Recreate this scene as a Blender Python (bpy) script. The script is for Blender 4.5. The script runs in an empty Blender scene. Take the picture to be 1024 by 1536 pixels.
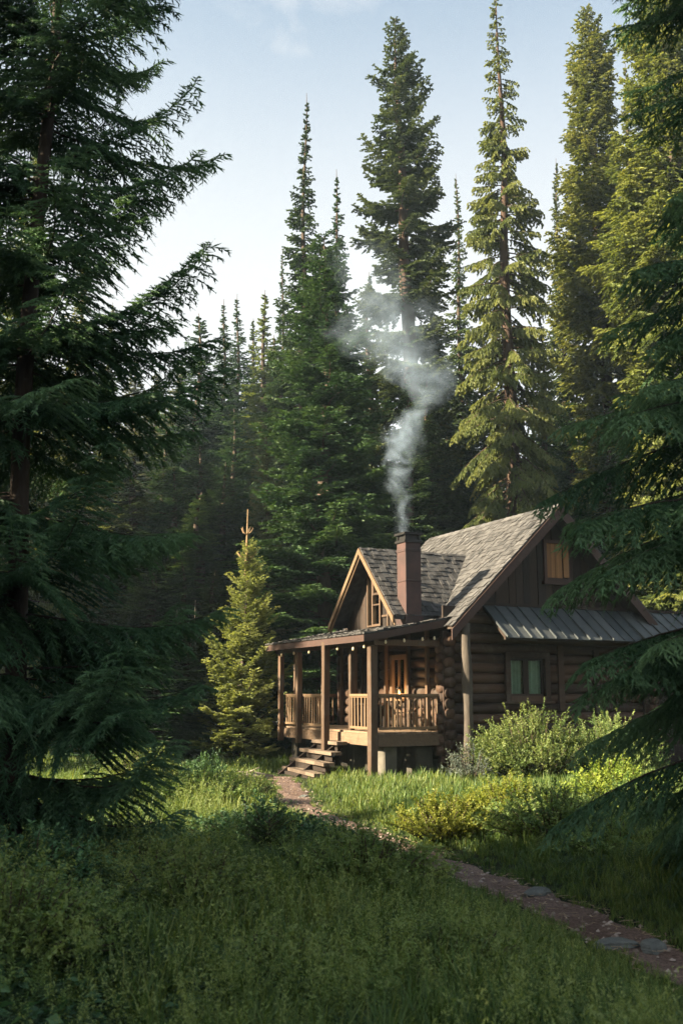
import bpy, math, random
import numpy as np
from math import radians as R, sin, cos, pi

rnd = random.Random(7)
sc = bpy.context.scene
col = sc.collection

# ------------------------------------------------------------------ camera, sky, sun, exposure
H_EYE = 2.04
F_PX, CX, CY = 1493.0, 512.0, 768.0            # focal length in photo pixels (1024 x 1536)
PITCH = math.atan(273.0 / F_PX)
cam = bpy.data.cameras.new('camera'); cam_o = bpy.data.objects.new('camera', cam); col.objects.link(cam_o)
cam.sensor_fit = 'VERTICAL'; cam.sensor_height = 36.0; cam.lens = 36.0 * F_PX / 1536.0
cam_o.location = (0, 0, H_EYE); cam_o.rotation_euler = (R(90) + PITCH, 0, 0)
cam.clip_start = 0.1; cam.clip_end = 3000
cam.dof.use_dof = True; cam.dof.focus_distance = 25.0; cam.dof.aperture_fstop = 2.8
sc.camera = cam_o

SUN_EL, SUN_AZ = R(25), R(-106)                 # azimuth clockwise from +Y: the sun stands to the left
sun_dir = np.array([sin(SUN_AZ) * cos(SUN_EL), cos(SUN_AZ) * cos(SUN_EL), sin(SUN_EL)])
w = bpy.data.worlds.new('World'); sc.world = w; w.use_nodes = True
nt = w.node_tree; nt.nodes.clear()
def N(tree, t, **kw):
    n = tree.nodes.new(t)
    for k, v in kw.items(): setattr(n, k, v)
    return n
sky = N(nt, 'ShaderNodeTexSky', sky_type='NISHITA', sun_disc=False)
sky.sun_elevation = SUN_EL; sky.sun_rotation = SUN_AZ
sky.air_density = 1.0; sky.dust_density = 5.0; sky.ozone_density = 0.8; sky.altitude = 600
bg = N(nt, 'ShaderNodeBackground'); bg.inputs['Strength'].default_value = 0.06
wo = N(nt, 'ShaderNodeOutputWorld')
tcw = N(nt, 'ShaderNodeTexCoord')
mpw = N(nt, 'ShaderNodeMapping'); mpw.inputs['Scale'].default_value = (2.0, 2.0, 2.4); mpw.inputs['Location'].default_value = (1.3, 0.2, 0.35)
nz = N(nt, 'ShaderNodeTexNoise'); nz.inputs['Scale'].default_value = 1.3; nz.inputs['Detail'].default_value = 5; nz.inputs['Roughness'].default_value = 0.5; nz.inputs['Distortion'].default_value = 0.2
rmp = N(nt, 'ShaderNodeMapRange'); rmp.inputs[1].default_value = 0.45; rmp.inputs[2].default_value = 0.8; rmp.inputs[3].default_value = 0.0; rmp.inputs[4].default_value = 0.35
mxw = N(nt, 'ShaderNodeMixRGB'); mxw.inputs['Color2'].default_value = (2.75, 2.80, 3.30, 1)
nt.links.new(tcw.outputs['Generated'], mpw.inputs[0]); nt.links.new(mpw.outputs[0], nz.inputs['Vector'])
nt.links.new(nz.outputs['Fac'], rmp.inputs[0]); 
# thin bright veil low over the hills, wisps above it
sepw = N(nt, 'ShaderNodeSeparateXYZ'); nt.links.new(tcw.outputs['Generated'], sepw.inputs[0])
veil = N(nt, 'ShaderNodeMapRange'); veil.interpolation_type = 'SMOOTHSTEP'; veil.inputs[1].default_value = 0.72; veil.inputs[2].default_value = 0.36; veil.inputs[4].default_value = 0.9
nt.links.new(sepw.outputs[2], veil.inputs[0])
mxf = N(nt, 'ShaderNodeMath', operation='MAXIMUM'); nt.links.new(veil.outputs[0], mxf.inputs[0]); nt.links.new(rmp.outputs[0], mxf.inputs[1])
wisp = N(nt, 'ShaderNodeVectorMath', operation='DISTANCE'); wisp.inputs[1].default_value = (-0.045, 0.795, 0.605); nt.links.new(tcw.outputs['Generated'], wisp.inputs[0])
wr = N(nt, 'ShaderNodeMapRange'); wr.interpolation_type = 'SMOOTHSTEP'; wr.inputs[1].default_value = 0.15; wr.inputs[2].default_value = 0.0; wr.inputs[4].default_value = 0.8; nt.links.new(wisp.outputs['Value'], wr.inputs[0])
nzw = N(nt, 'ShaderNodeTexNoise'); nzw.inputs['Scale'].default_value = 9.0; nzw.inputs['Detail'].default_value = 6; nzw.inputs['Distortion'].default_value = 0.9; nt.links.new(tcw.outputs['Generated'], nzw.inputs['Vector'])
nzr = N(nt, 'ShaderNodeMapRange'); nzr.inputs[1].default_value = 0.36; nzr.inputs[2].default_value = 0.72; nt.links.new(nzw.outputs['Fac'], nzr.inputs[0])
wm = N(nt, 'ShaderNodeMath', operation='MULTIPLY'); nt.links.new(wr.outputs[0], wm.inputs[0]); nt.links.new(nzr.outputs[0], wm.inputs[1])
mx2 = N(nt, 'ShaderNodeMath', operation='MAXIMUM'); nt.links.new(mxf.outputs[0], mx2.inputs[0]); nt.links.new(wm.outputs[0], mx2.inputs[1])
nt.links.new(mx2.outputs[0], mxw.inputs['Fac'])
nt.links.new(sky.outputs[0], mxw.inputs['Color1']); wb = N(nt, 'ShaderNodeMixRGB', blend_type='MULTIPLY'); wb.inputs[0].default_value = 1.0; wb.inputs['Color2'].default_value = (1.03, 1.02, 0.86, 1)
nt.links.new(mxw.outputs[0], wb.inputs['Color1']); nt.links.new(wb.outputs[0], bg.inputs['Color']); nt.links.new(bg.outputs[0], wo.inputs[0])

sl = bpy.data.lights.new('sun', 'SUN'); sl.energy = 5.0; sl.angle = R(0.6); sl.color = (1.0, 0.85, 0.60)
so = bpy.data.objects.new('sun', sl); col.objects.link(so)
so.rotation_euler = (R(90) - SUN_EL, 0, -SUN_AZ + pi); so.location = (-20, 0, 30)
import mathutils
so.rotation_euler = mathutils.Vector(tuple(-sun_dir)).to_track_quat('-Z', 'Y').to_euler()

sc.view_settings.view_transform = 'Standard'; sc.view_settings.look = 'None'
sc.view_settings.gamma = 1; sc.view_settings.use_curve_mapping = False
sc.view_settings.exposure = 2.6
sc.render.engine = 'CYCLES'
sc.cycles.use_denoising = True; sc.cycles.denoising_prefilter = 'NONE'
sc.cycles.max_bounces = 8; sc.cycles.diffuse_bounces = 3; sc.cycles.glossy_bounces = 2
sc.cycles.transmission_bounces = 3; sc.cycles.transparent_max_bounces = 12; sc.cycles.volume_bounces = 1
sc.cycles.sample_clamp_indirect = 4.0

# ------------------------------------------------------------------ helpers
def ray(u, v):
    x, y = (u - CX) / F_PX, (CY - v) / F_PX
    return np.array([x, cos(PITCH) - y * sin(PITCH), sin(PITCH) + y * cos(PITCH)])
def at_depth(u, v, Y):
    r = ray(u, v); return np.array([0, 0, H_EYE]) + r * (Y / r[1])
def tag(o, label=None, cat=None, group=None, kind=None):
    if label: o['label'] = label
    if cat: o['category'] = cat
    if group: o['group'] = group
    if kind: o['kind'] = kind
    return o
def empty(name, loc=(0, 0, 0), rz=0.0, parent=None):
    o = bpy.data.objects.new(name, None); col.objects.link(o)
    o.location = loc; o.rotation_euler = (0, 0, rz); o.empty_display_size = 0.3
    if parent: o.parent = parent
    return o
def link(name, me, parent=None):
    o = bpy.data.objects.new(name, me); col.objects.link(o)
    if parent: o.parent = parent
    return o
def copy_tree(o, parent=None):
    c = o.copy(); col.objects.link(c)
    if parent: c.parent = parent
    for ch in [x for x in o.children]: copy_tree(ch, c)
    return c

def np_mesh(name, V, quads=None, tris=None, mat=None, tint=None, smooth=False):
    V = np.asarray(V, np.float32).reshape(-1, 3)
    me = bpy.data.meshes.new(name)
    nq = 0 if quads is None else len(quads); ntr = 0 if tris is None else len(tris)
    me.vertices.add(len(V)); me.vertices.foreach_set('co', V.ravel())
    idx = []; starts = []; tot = []
    if nq: idx.append(np.asarray(quads, np.int32).ravel()); starts.append(np.arange(nq, dtype=np.int32) * 4); tot.append(np.full(nq, 4, np.int32))
    if ntr: idx.append(np.asarray(tris, np.int32).ravel()); starts.append(nq * 4 + np.arange(ntr, dtype=np.int32) * 3); tot.append(np.full(ntr, 3, np.int32))
    idx = np.concatenate(idx); starts = np.concatenate(starts)
    me.loops.add(len(idx)); me.loops.foreach_set('vertex_index', idx)
    me.polygons.add(nq + ntr); me.polygons.foreach_set('loop_start', starts)
    me.polygons.foreach_set('use_smooth', np.full(nq + ntr, bool(smooth)))
    me.update(calc_edges=True)
    if tint is not None:
        a = me.attributes.new('tint', 'FLOAT', 'POINT'); a.data.foreach_set('value', np.asarray(tint, np.float32).ravel())
    if mat: me.materials.append(mat)
    return me

class MB:
    """collects boxes, bars, tubes into ONE mesh"""
    def __init__(s): s.v = []; s.q = []; s.t = []; s.ti = []; s.n = 0
    def add(s, V, q=(), t=(), tint=0.5):
        V = np.asarray(V, float).reshape(-1, 3)
        s.v.append(V)
        if len(q): s.q.append(np.asarray(q) + s.n)
        if len(t): s.t.append(np.asarray(t) + s.n)
        s.ti.append(np.full(len(V), tint)); s.n += len(V)
    def box8(s, c, tint=0.5):            # 8 corners: bottom 4 ccw, top 4 ccw
        s.add(c, [(3, 2, 1, 0), (4, 5, 6, 7), (0, 1, 5, 4), (1, 2, 6, 5), (2, 3, 7, 6), (3, 0, 4, 7)], tint=tint)
    def box(s, x0, x1, y0, y1, z0, z1, tint=0.5, jit=0.0):
        c = np.array([(x0, y0, z0), (x1, y0, z0), (x1, y1, z0), (x0, y1, z0), (x0, y0, z1), (x1, y0, z1), (x1, y1, z1), (x0, y1, z1)], float)
        if jit: c += np.array([[rnd.uniform(-jit, jit) for _ in range(3)] for _ in range(8)])
        s.box8(c, tint)
    def obox(s, o, a, b, c, tint=0.5):   # origin corner + three edge vectors
        o, a, b, c = [np.asarray(k, float) for k in (o, a, b, c)]
        s.box8([o, o + a, o + a + b, o + b, o + c, o + a + c, o + a + b + c, o + b + c], tint)
    def bar(s, p, q, wx, wy, up=(0, 0, 1), tint=0.5):   # rectangular bar from p to q
        p, q = np.asarray(p, float), np.asarray(q, float); d = q - p; d /= np.linalg.norm(d)
        a = np.cross(d, up)
        if np.linalg.norm(a) < 1e-4: a = np.cross(d, (1, 0, 0))
        a /= np.linalg.norm(a); b = np.cross(a, d)
        s.box8([p - a * wx / 2 - b * wy / 2, p + a * wx / 2 - b * wy / 2, p + a * wx / 2 + b * wy / 2, p - a * wx / 2 + b * wy / 2,
                q - a * wx / 2 - b * wy / 2, q + a * wx / 2 - b * wy / 2, q + a * wx / 2 + b * wy / 2, q - a * wx / 2 + b * wy / 2], tint)
    def tube(s, pts, rad, n=8, caps=True, rough=0.0, tint=0.5):
        pts = np.asarray(pts, float); m = len(pts)
        rad = np.broadcast_to(np.asarray(rad, float), (m,))
        T = np.gradient(pts, axis=0); T /= np.linalg.norm(T, axis=1)[:, None]
        ref = np.array([0, 0, 1.0]) if abs(T[0][2]) < 0.9 else np.array([1.0, 0, 0])
        A = np.cross(T, ref); A /= np.linalg.norm(A, axis=1)[:, None]; B = np.cross(T, A)
        an = np.arange(n) / n * 2 * pi
        rr = rad[:, None] * np.ones((m, n))
        if rough: rr = rr * (1 + rough * (np.random.RandomState(s.n % 99991).rand(m, n) - 0.5))
        V = pts[:, None] + rr[..., None] * (np.cos(an)[None, :, None] * A[:, None] + np.sin(an)[None, :, None] * B[:, None])
        q = [(i * n + j, i * n + (j + 1) % n, (i + 1) * n + (j + 1) % n, (i + 1) * n + j) for i in range(m - 1) for j in range(n)]
        V = V.reshape(-1, 3); t = []
        if caps:
            V = np.vstack([V, pts[:1], pts[-1:]]); c0, c1 = m * n, m * n + 1
            t = [(c0, (j + 1) % n, j) for j in range(n)] + [(c1, (m - 1) * n + j, (m - 1) * n + (j + 1) % n) for j in range(n)]
        s.add(V, q, t, tint)
    def lathe(s, prof, c=(0, 0, 0), n=16, tint=0.5):
        prof = np.array(prof, float); an = np.arange(n) / n * 2 * pi; m = len(prof)
        V = np.stack([prof[:, :1] * np.cos(an), prof[:, :1] * np.sin(an), prof[:, 1:2] * np.ones(n)], -1).reshape(-1, 3) + np.asarray(c)
        s.add(V, [(i * n + j, i * n + (j + 1) % n, (i + 1) * n + (j + 1) % n, (i + 1) * n + j) for i in range(m - 1) for j in range(n)], tint=tint)
    def build(s, name, mat, parent=None, smooth=False, bevel=0.0):
        me = np_mesh(name, np.vstack(s.v), np.vstack(s.q) if s.q else None, np.vstack(s.t) if s.t else None, mat, np.concatenate(s.ti), smooth)
        o = link(name, me, parent)
        if bevel:
            b = o.modifiers.new('edge', 'BEVEL'); b.width = bevel; b.segments = 1; b.limit_method = 'ANGLE'; b.angle_limit = R(40)
        return o

# ------------------------------------------------------------------ materials
def new_mat(name):
    m = bpy.data.materials.new(name); m.use_nodes = True; t = m.node_tree; t.nodes.clear()
    return m, t, N(t, 'ShaderNodeOutputMaterial')
def ramp(t, fac, stops):
    r = N(t, 'ShaderNodeValToRGB'); e = r.color_ramp.elements
    while len(e) < len(stops): e.new(0.5)
    for k, (p, c) in enumerate(stops): e[k].position = p; e[k].color = (*c, 1)
    t.links.new(fac, r.inputs[0]); return r.outputs[0]
def noise(t, scale, detail=4, rough=0.6, vec=None, sc3=None, dist=0.0):
    n = N(t, 'ShaderNodeTexNoise'); n.inputs['Scale'].default_value = scale; n.inputs['Detail'].default_value = detail
    n.inputs['Roughness'].default_value = rough; n.inputs['Distortion'].default_value = dist
    if vec is None:
        vec = N(t, 'ShaderNodeTexCoord').outputs['Object']
    if sc3:
        mp = N(t, 'ShaderNodeMapping'); mp.inputs['Scale'].default_value = sc3; t.links.new(vec, mp.inputs[0]); vec = mp.outputs[0]
    t.links.new(vec, n.inputs['Vector']); return n.outputs['Fac']
def mathn(t, op, a, b=None, clamp=False):
    n = N(t, 'ShaderNodeMath', operation=op, use_clamp=clamp)
    for i, x in enumerate((a, b)):
        if x is None: continue
        if isinstance(x, (int, float)): n.inputs[i].default_value = x
        else: t.links.new(x, n.inputs[i])
    return n.outputs[0]
def mixc(t, fac, a, b, mode='MIX'):
    n = N(t, 'ShaderNodeMixRGB', blend_type=mode)
    for i, x in enumerate((fac, a, b)):
        if isinstance(x, (int, float)): n.inputs[i].default_value = x
        elif isinstance(x, tuple): n.inputs[i].default_value = (*x, 1)
        else: t.links.new(x, n.inputs[i])
    return n.outputs[0]
def attr(t, name='tint'):
    return N(t, 'ShaderNodeAttribute', attribute_name=name).outputs['Fac']
def bump(t, h, strength=0.4, dist=0.02):
    b = N(t, 'ShaderNodeBump'); b.inputs['Strength'].default_value = strength; b.inputs['Distance'].default_value = dist
    t.links.new(h, b.inputs['Height']); return b.outputs[0]

def foliage_mat(name, dark, mid, light, trans=0.3, rough=0.6, spec=0.25, nscale=1.2):
    m, t, out = new_mat(name)
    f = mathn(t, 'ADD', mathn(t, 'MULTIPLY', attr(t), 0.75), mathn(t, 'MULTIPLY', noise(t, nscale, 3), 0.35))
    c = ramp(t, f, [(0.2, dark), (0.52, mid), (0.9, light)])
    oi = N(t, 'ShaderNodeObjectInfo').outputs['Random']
    hs = N(t, 'ShaderNodeHueSaturation'); t.links.new(c, hs.inputs['Color'])
    t.links.new(mathn(t, 'ADD', mathn(t, 'MULTIPLY', oi, 0.03), 0.485), hs.inputs['Hue'])
    t.links.new(mathn(t, 'ADD', mathn(t, 'MULTIPLY', oi, 0.4), 0.8), hs.inputs['Value'])
    c = hs.outputs[0]
    p = N(t, 'ShaderNodeBsdfPrincipled'); t.links.new(c, p.inputs['Base Color'])
    p.inputs['Roughness'].default_value = rough; p.inputs['Specular IOR Level'].default_value = spec
    tr = N(t, 'ShaderNodeBsdfTranslucent'); t.links.new(mixc(t, 1.0, c, (1.25, 1.2, 0.55), 'MULTIPLY'), tr.inputs['Color'])
    mx = N(t, 'ShaderNodeMixShader'); mx.inputs[0].default_value = trans
    t.links.new(p.outputs[0], mx.inputs[1]); t.links.new(tr.outputs[0], mx.inputs[2]); t.links.new(mx.outputs[0], out.inputs[0])
    return m
def wood_mat(name, dark, light, grain=(1, 1, 12), rough=0.75, bmp=0.5, stain=None):
    """grain: mapping scale, small along the fibre"""
    m, t, out = new_mat(name)
    g = noise(t, 6.0, 6, 0.65, sc3=grain, dist=0.3)
    big = noise(t, 1.3, 4)
    f = mathn(t, 'ADD', mathn(t, 'MULTIPLY', g, 0.55), mathn(t, 'MULTIPLY', attr(t), 0.45))
    c = ramp(t, f, [(0.28, dark), (0.72, light)])
    c = mixc(t, mathn(t, 'MULTIPLY', big, 0.6), c, tuple(x * 0.45 for x in light), 'MIX')
    if stain:
        sn = noise(t, 2.3, 6, 0.7); k = N(t, 'ShaderNodeMapRange'); k.inputs[1].default_value = 0.52; k.inputs[2].default_value = 0.68
        t.links.new(sn, k.inputs[0]); c = mixc(t, mathn(t, 'MULTIPLY', k.outputs[0], 0.7), c, stain)
    p = N(t, 'ShaderNodeBsdfPrincipled'); t.links.new(c, p.inputs['Base Color']); p.inputs['Roughness'].default_value = rough
    p.inputs['Specular IOR Level'].default_value = 0.3
    t.links.new(bump(t, g, bmp, 0.02), p.inputs['Normal']); t.links.new(p.outputs[0], out.inputs[0])
    return m
def plain_mat(name, c0, c1, scale=4.0, rough=0.8, metal=0.0, bmp=0.3, use_attr=True, spec=0.4, dist=0.02):
    m, t, out = new_mat(name)
    n = noise(t, scale, 7, 0.65)
    f = mathn(t, 'ADD', mathn(t, 'MULTIPLY', n, 0.6), mathn(t, 'MULTIPLY', attr(t), 0.4)) if use_attr else n
    c = ramp(t, f, [(0.3, c0), (0.7, c1)])
    p = N(t, 'ShaderNodeBsdfPrincipled'); t.links.new(c, p.inputs['Base Color']); p.inputs['Roughness'].default_value = rough
    p.inputs['Metallic'].default_value = metal; p.inputs['Specular IOR Level'].default_value = spec
    if bmp: t.links.new(bump(t, n, bmp, dist), p.inputs['Normal'])
    t.links.new(p.outputs[0], out.inputs[0]); return m

M = {}
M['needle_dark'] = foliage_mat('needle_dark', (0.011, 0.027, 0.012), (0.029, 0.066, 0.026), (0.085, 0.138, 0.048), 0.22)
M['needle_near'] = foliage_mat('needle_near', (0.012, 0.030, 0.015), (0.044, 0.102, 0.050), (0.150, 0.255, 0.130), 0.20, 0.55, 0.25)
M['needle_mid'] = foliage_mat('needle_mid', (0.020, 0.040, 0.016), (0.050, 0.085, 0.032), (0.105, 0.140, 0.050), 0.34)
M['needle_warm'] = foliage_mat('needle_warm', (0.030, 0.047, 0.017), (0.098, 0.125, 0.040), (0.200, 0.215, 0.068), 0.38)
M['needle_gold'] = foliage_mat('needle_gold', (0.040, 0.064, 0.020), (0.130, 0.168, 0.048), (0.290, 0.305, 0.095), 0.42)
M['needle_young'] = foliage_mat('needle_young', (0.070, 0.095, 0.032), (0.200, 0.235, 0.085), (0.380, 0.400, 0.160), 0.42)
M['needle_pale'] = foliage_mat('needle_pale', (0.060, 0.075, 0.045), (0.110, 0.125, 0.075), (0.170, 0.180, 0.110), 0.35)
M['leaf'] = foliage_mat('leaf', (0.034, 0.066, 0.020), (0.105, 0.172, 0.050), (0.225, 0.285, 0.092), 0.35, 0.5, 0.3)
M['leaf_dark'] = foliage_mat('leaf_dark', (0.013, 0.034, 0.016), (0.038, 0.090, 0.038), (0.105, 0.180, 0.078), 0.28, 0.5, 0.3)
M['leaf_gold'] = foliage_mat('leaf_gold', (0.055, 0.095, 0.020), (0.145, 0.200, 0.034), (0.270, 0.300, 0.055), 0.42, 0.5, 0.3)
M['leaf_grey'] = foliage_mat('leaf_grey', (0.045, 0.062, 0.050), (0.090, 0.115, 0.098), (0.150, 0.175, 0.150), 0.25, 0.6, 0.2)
M['grass'] = foliage_mat('grass', (0.030, 0.060, 0.018), (0.076, 0.124, 0.034), (0.175, 0.195, 0.060), 0.38, 0.55, 0.25)
M['bark'] = wood_mat('bark', (0.030, 0.020, 0.014), (0.105, 0.075, 0.055), (3, 3, 0.7), 0.9, 0.9)
M['bark_dark'] = wood_mat('bark_dark', (0.018, 0.013, 0.010), (0.060, 0.045, 0.035), (3, 3, 0.7), 0.9, 0.9)
M['bark_red'] = wood_mat('bark_red', (0.026, 0.016, 0.011), (0.095, 0.058, 0.040), (3, 3, 0.7), 0.9, 0.9)
M['bark_grey'] = wood_mat('bark_grey', (0.030, 0.025, 0.021), (0.110, 0.092, 0.076), (3, 3, 0.6), 0.95, 1.0)
M['dead_wood'] = wood_mat('dead_wood', (0.10, 0.08, 0.065), (0.26, 0.22, 0.18), (4, 4, 0.5), 0.9, 0.6)
M['leader'] = wood_mat('leader', (0.20, 0.125, 0.06), (0.38, 0.25, 0.13), (4, 4, 0.5), 0.8, 0.3)
M['log'] = wood_mat('log', (0.013, 0.008, 0.006), (0.090, 0.048, 0.029), (0.35, 6, 6), 0.7, 0.9, stain=(0.085, 0.066, 0.050))
M['log_along'] = wood_mat('log_along', (0.016, 0.009, 0.006), (0.090, 0.048, 0.028), (6, 0.35, 6), 0.7, 0.9, stain=(0.080, 0.062, 0.046))
M['chink'] = plain_mat('chink', (0.018, 0.012, 0.009), (0.035, 0.024, 0.018), 8, 0.95)
M['board_dark'] = wood_mat('board_dark', (0.012, 0.008, 0.006), (0.042, 0.026, 0.018), (6, 6, 0.6), 0.8, 0.6)
M['rake'] = wood_mat('rake', (0.032, 0.018, 0.014), (0.070, 0.038, 0.030), (1.5, 1.5, 1.5), 0.7, 0.3)
M['post'] = wood_mat('post', (0.030, 0.018, 0.012), (0.130, 0.078, 0.046), (8, 8, 0.4), 0.75, 0.8, stain=(0.085, 0.070, 0.056))
M['rail'] = wood_mat('rail', (0.095, 0.060, 0.032), (0.235, 0.152, 0.086), (5, 5, 0.6), 0.65, 0.4)
M['trim_gold'] = wood_mat('trim_gold', (0.075, 0.045, 0.025), (0.185, 0.115, 0.064), (4, 1, 1), 0.65, 0.4)
M['deck'] = wood_mat('deck', (0.100, 0.066, 0.042), (0.260, 0.180, 0.118), (6, 0.5, 6), 0.75, 0.5, stain=(0.06, 0.035, 0.022))
M['fascia'] = wood_mat('fascia', (0.060, 0.040, 0.026), (0.200, 0.130, 0.082), (4, 0.4, 4), 0.75, 0.5, stain=(0.05, 0.028, 0.018))
M['step'] = wood_mat('step', (0.065, 0.046, 0.033), (0.200, 0.148, 0.108), (4, 0.5, 4), 0.8, 0.6, stain=(0.06, 0.04, 0.028))
M['shutter'] = wood_mat('shutter', (0.150, 0.070, 0.028), (0.330, 0.170, 0.070), (8, 8, 0.5), 0.7, 0.5)
M['shingle'] = plain_mat('shingle', (0.016, 0.015, 0.015), (0.086, 0.082, 0.081), 5.0, 0.85, 0, 0.5)
M['roof_under'] = plain_mat('roof_under', (0.030, 0.020, 0.014), (0.060, 0.040, 0.028), 6, 0.9)
M['metal'] = plain_mat('metal', (0.024, 0.030, 0.033), (0.076, 0.082, 0.083), 2.2, 0.62, 0.15, 0.12)
M['chimney'] = plain_mat('chimney', (0.020, 0.011, 0.010), (0.070, 0.032, 0.027), 2.6, 0.65, 0.0, 0.2)
M['iron'] = plain_mat('iron', (0.012, 0.012, 0.012), (0.035, 0.032, 0.030), 8, 0.5, 0.6, 0.1)
M['stone'] = plain_mat('stone', (0.040, 0.036, 0.028), (0.120, 0.108, 0.088), 3.5, 0.95, 0, 0.8, dist=0.05)
M['rock'] = plain_mat('rock', (0.085, 0.092, 0.088), (0.270, 0.275, 0.260), 5.0, 0.9, 0, 0.9, dist=0.04)
M['curtain'] = plain_mat('curtain', (0.18, 0.26, 0.22), (0.40, 0.48, 0.42), 7.0, 0.9, 0, 0.0)
M['dark_inside'] = plain_mat('dark_inside', (0.012, 0.010, 0.008), (0.022, 0.018, 0.014), 3, 0.95)
def glass_mat():
    m, t, out = new_mat('glass')
    tr = N(t, 'ShaderNodeBsdfTransparent'); tr.inputs[0].default_value = (0.82, 0.88, 0.85, 1)
    gl = N(t, 'ShaderNodeBsdfGlossy'); gl.inputs['Roughness'].default_value = 0.03
    fr = N(t, 'ShaderNodeFresnel'); fr.inputs[0].default_value = 1.45
    mx = N(t, 'ShaderNodeMixShader'); t.links.new(fr.outputs[0], mx.inputs[0])
    t.links.new(tr.outputs[0], mx.inputs[1]); t.links.new(gl.outputs[0], mx.inputs[2]); t.links.new(mx.outputs[0], out.inputs[0]); return m
M['glass'] = glass_mat()
def glow_mat(name, c, s):
    m, t, out = new_mat(name); e = N(t, 'ShaderNodeEmission'); e.inputs[0].default_value = (*c, 1); e.inputs[1].default_value = s
    t.links.new(e.outputs[0], out.inputs[0]); return m
M['flame'] = glow_mat('flame', (1.0, 0.42, 0.10), 3.0)
M['bulb'] = plain_mat('bulb', (0.62, 0.50, 0.30), (0.80, 0.68, 0.45), 20, 0.25, 0, 0)

def ground_mat():
    m, t, out = new_mat('ground')
    n1 = noise(t, 0.6, 8, 0.65); n2 = noise(t, 14.0, 6, 0.7)
    c = ramp(t, n1, [(0.35, (0.014, 0.022, 0.009)), (0.5, (0.026, 0.036, 0.014)), (0.68, (0.036, 0.030, 0.018))])
    c = mixc(t, n2, mixc(t, 1.0, c, (0.6, 0.6, 0.6), 'MULTIPLY'), c)
    p = N(t, 'ShaderNodeBsdfPrincipled'); t.links.new(c, p.inputs['Base Color']); p.inputs['Roughness'].default_value = 0.95; p.inputs['Specular IOR Level'].default_value = 0.1
    t.links.new(bump(t, n2, 0.8, 0.05), p.inputs['Normal']); t.links.new(p.outputs[0], out.inputs[0]); return m
M['ground'] = ground_mat()
def path_mat():
    m, t, out = new_mat('path')
    n1 = noise(t, 1.6, 6, 0.6); n2 = noise(t, 38.0, 5, 0.75)
    c = ramp(t, n1, [(0.3, (0.130, 0.082, 0.066)), (0.7, (0.240, 0.170, 0.145))])
    c = mixc(t, ramp(t, n2, [(0.35, (0.35, 0.35, 0.35)), (0.65, (1.15, 1.1, 1.08))]), (0, 0, 0), c)
    p = N(t, 'ShaderNodeBsdfPrincipled'); t.links.new(c, p.inputs['Base Color']); p.inputs['Roughness'].default_value = 0.95; p.inputs['Specular IOR Level'].default_value = 0.15
    t.links.new(bump(t, n2, 0.9, 0.03), p.inputs['Normal']); t.links.new(p.outputs[0], out.inputs[0]); return m
M['path'] = path_mat()
M['pebble'] = plain_mat('pebble', (0.13, 0.095, 0.08), (0.34, 0.28, 0.25), 6, 0.9, 0, 0.2)
M['litter'] = plain_mat('litter', (0.16, 0.11, 0.07), (0.36, 0.27, 0.18), 6, 0.9, 0, 0)

# ------------------------------------------------------------------ terrain and path
A0 = np.array([0.8865, 24.40, 0.0])           # foot of the corner post of the porch
TH = R(26); GV = np.array([cos(TH), sin(TH), 0]); LV = np.array([-sin(TH), cos(TH), 0])
PATH = np.array([(-1.55, 25.6), (-1.25, 23.6), (-0.95, 21.2), (-0.78, 19.0), (-0.35, 17.3), (0.12, 16.1), (0.55, 14.6), (0.95, 13.3), (1.42, 12.0), (1.80, 11.0), (2.16, 9.8), (2.45, 8.6), (2.75, 7.2), (3.2, 5.5)])
def fine(P, k=12):
    out = []
    for i in range(len(P) - 1):
        p0, p1, p2, p3 = P[max(i - 1, 0)], P[i], P[i + 1], P[min(i + 2, len(P) - 1)]
        for j in range(k):
            t = j / k
            out.append(0.5 * ((2 * p1) + (-p0 + p2) * t + (2 * p0 - 5 * p1 + 4 * p2 - p3) * t * t + (-p0 + 3 * p1 - 3 * p2 + p3) * t ** 3))
    out.append(P[-1]); return np.array(out)
PF = fine(PATH)
def path_dist(x, y):
    x = np.asarray(x, float); y = np.asarray(y, float); d = np.full(x.shape, 1e9)
    for px, py in PF[::2]: d = np.minimum(d, (x - px) ** 2 + (y - py) ** 2)
    return np.sqrt(d)
def local(x, y):
    dx, dy = np.asarray(x) - A0[0], np.asarray(y) - A0[1]
    return dx * GV[0] + dy * GV[1], dx * LV[0] + dy * LV[1]
def wav(x, y):
    return (np.sin(x * 0.9 + 0.4 * y) * np.cos(y * 0.7 - 0.3 * x) * 0.5 + 0.3 * np.sin(2.1 * x - 1.3 * y + 1.7) + 0.2 * np.cos(3.3 * y + 1.9 * x))
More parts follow.
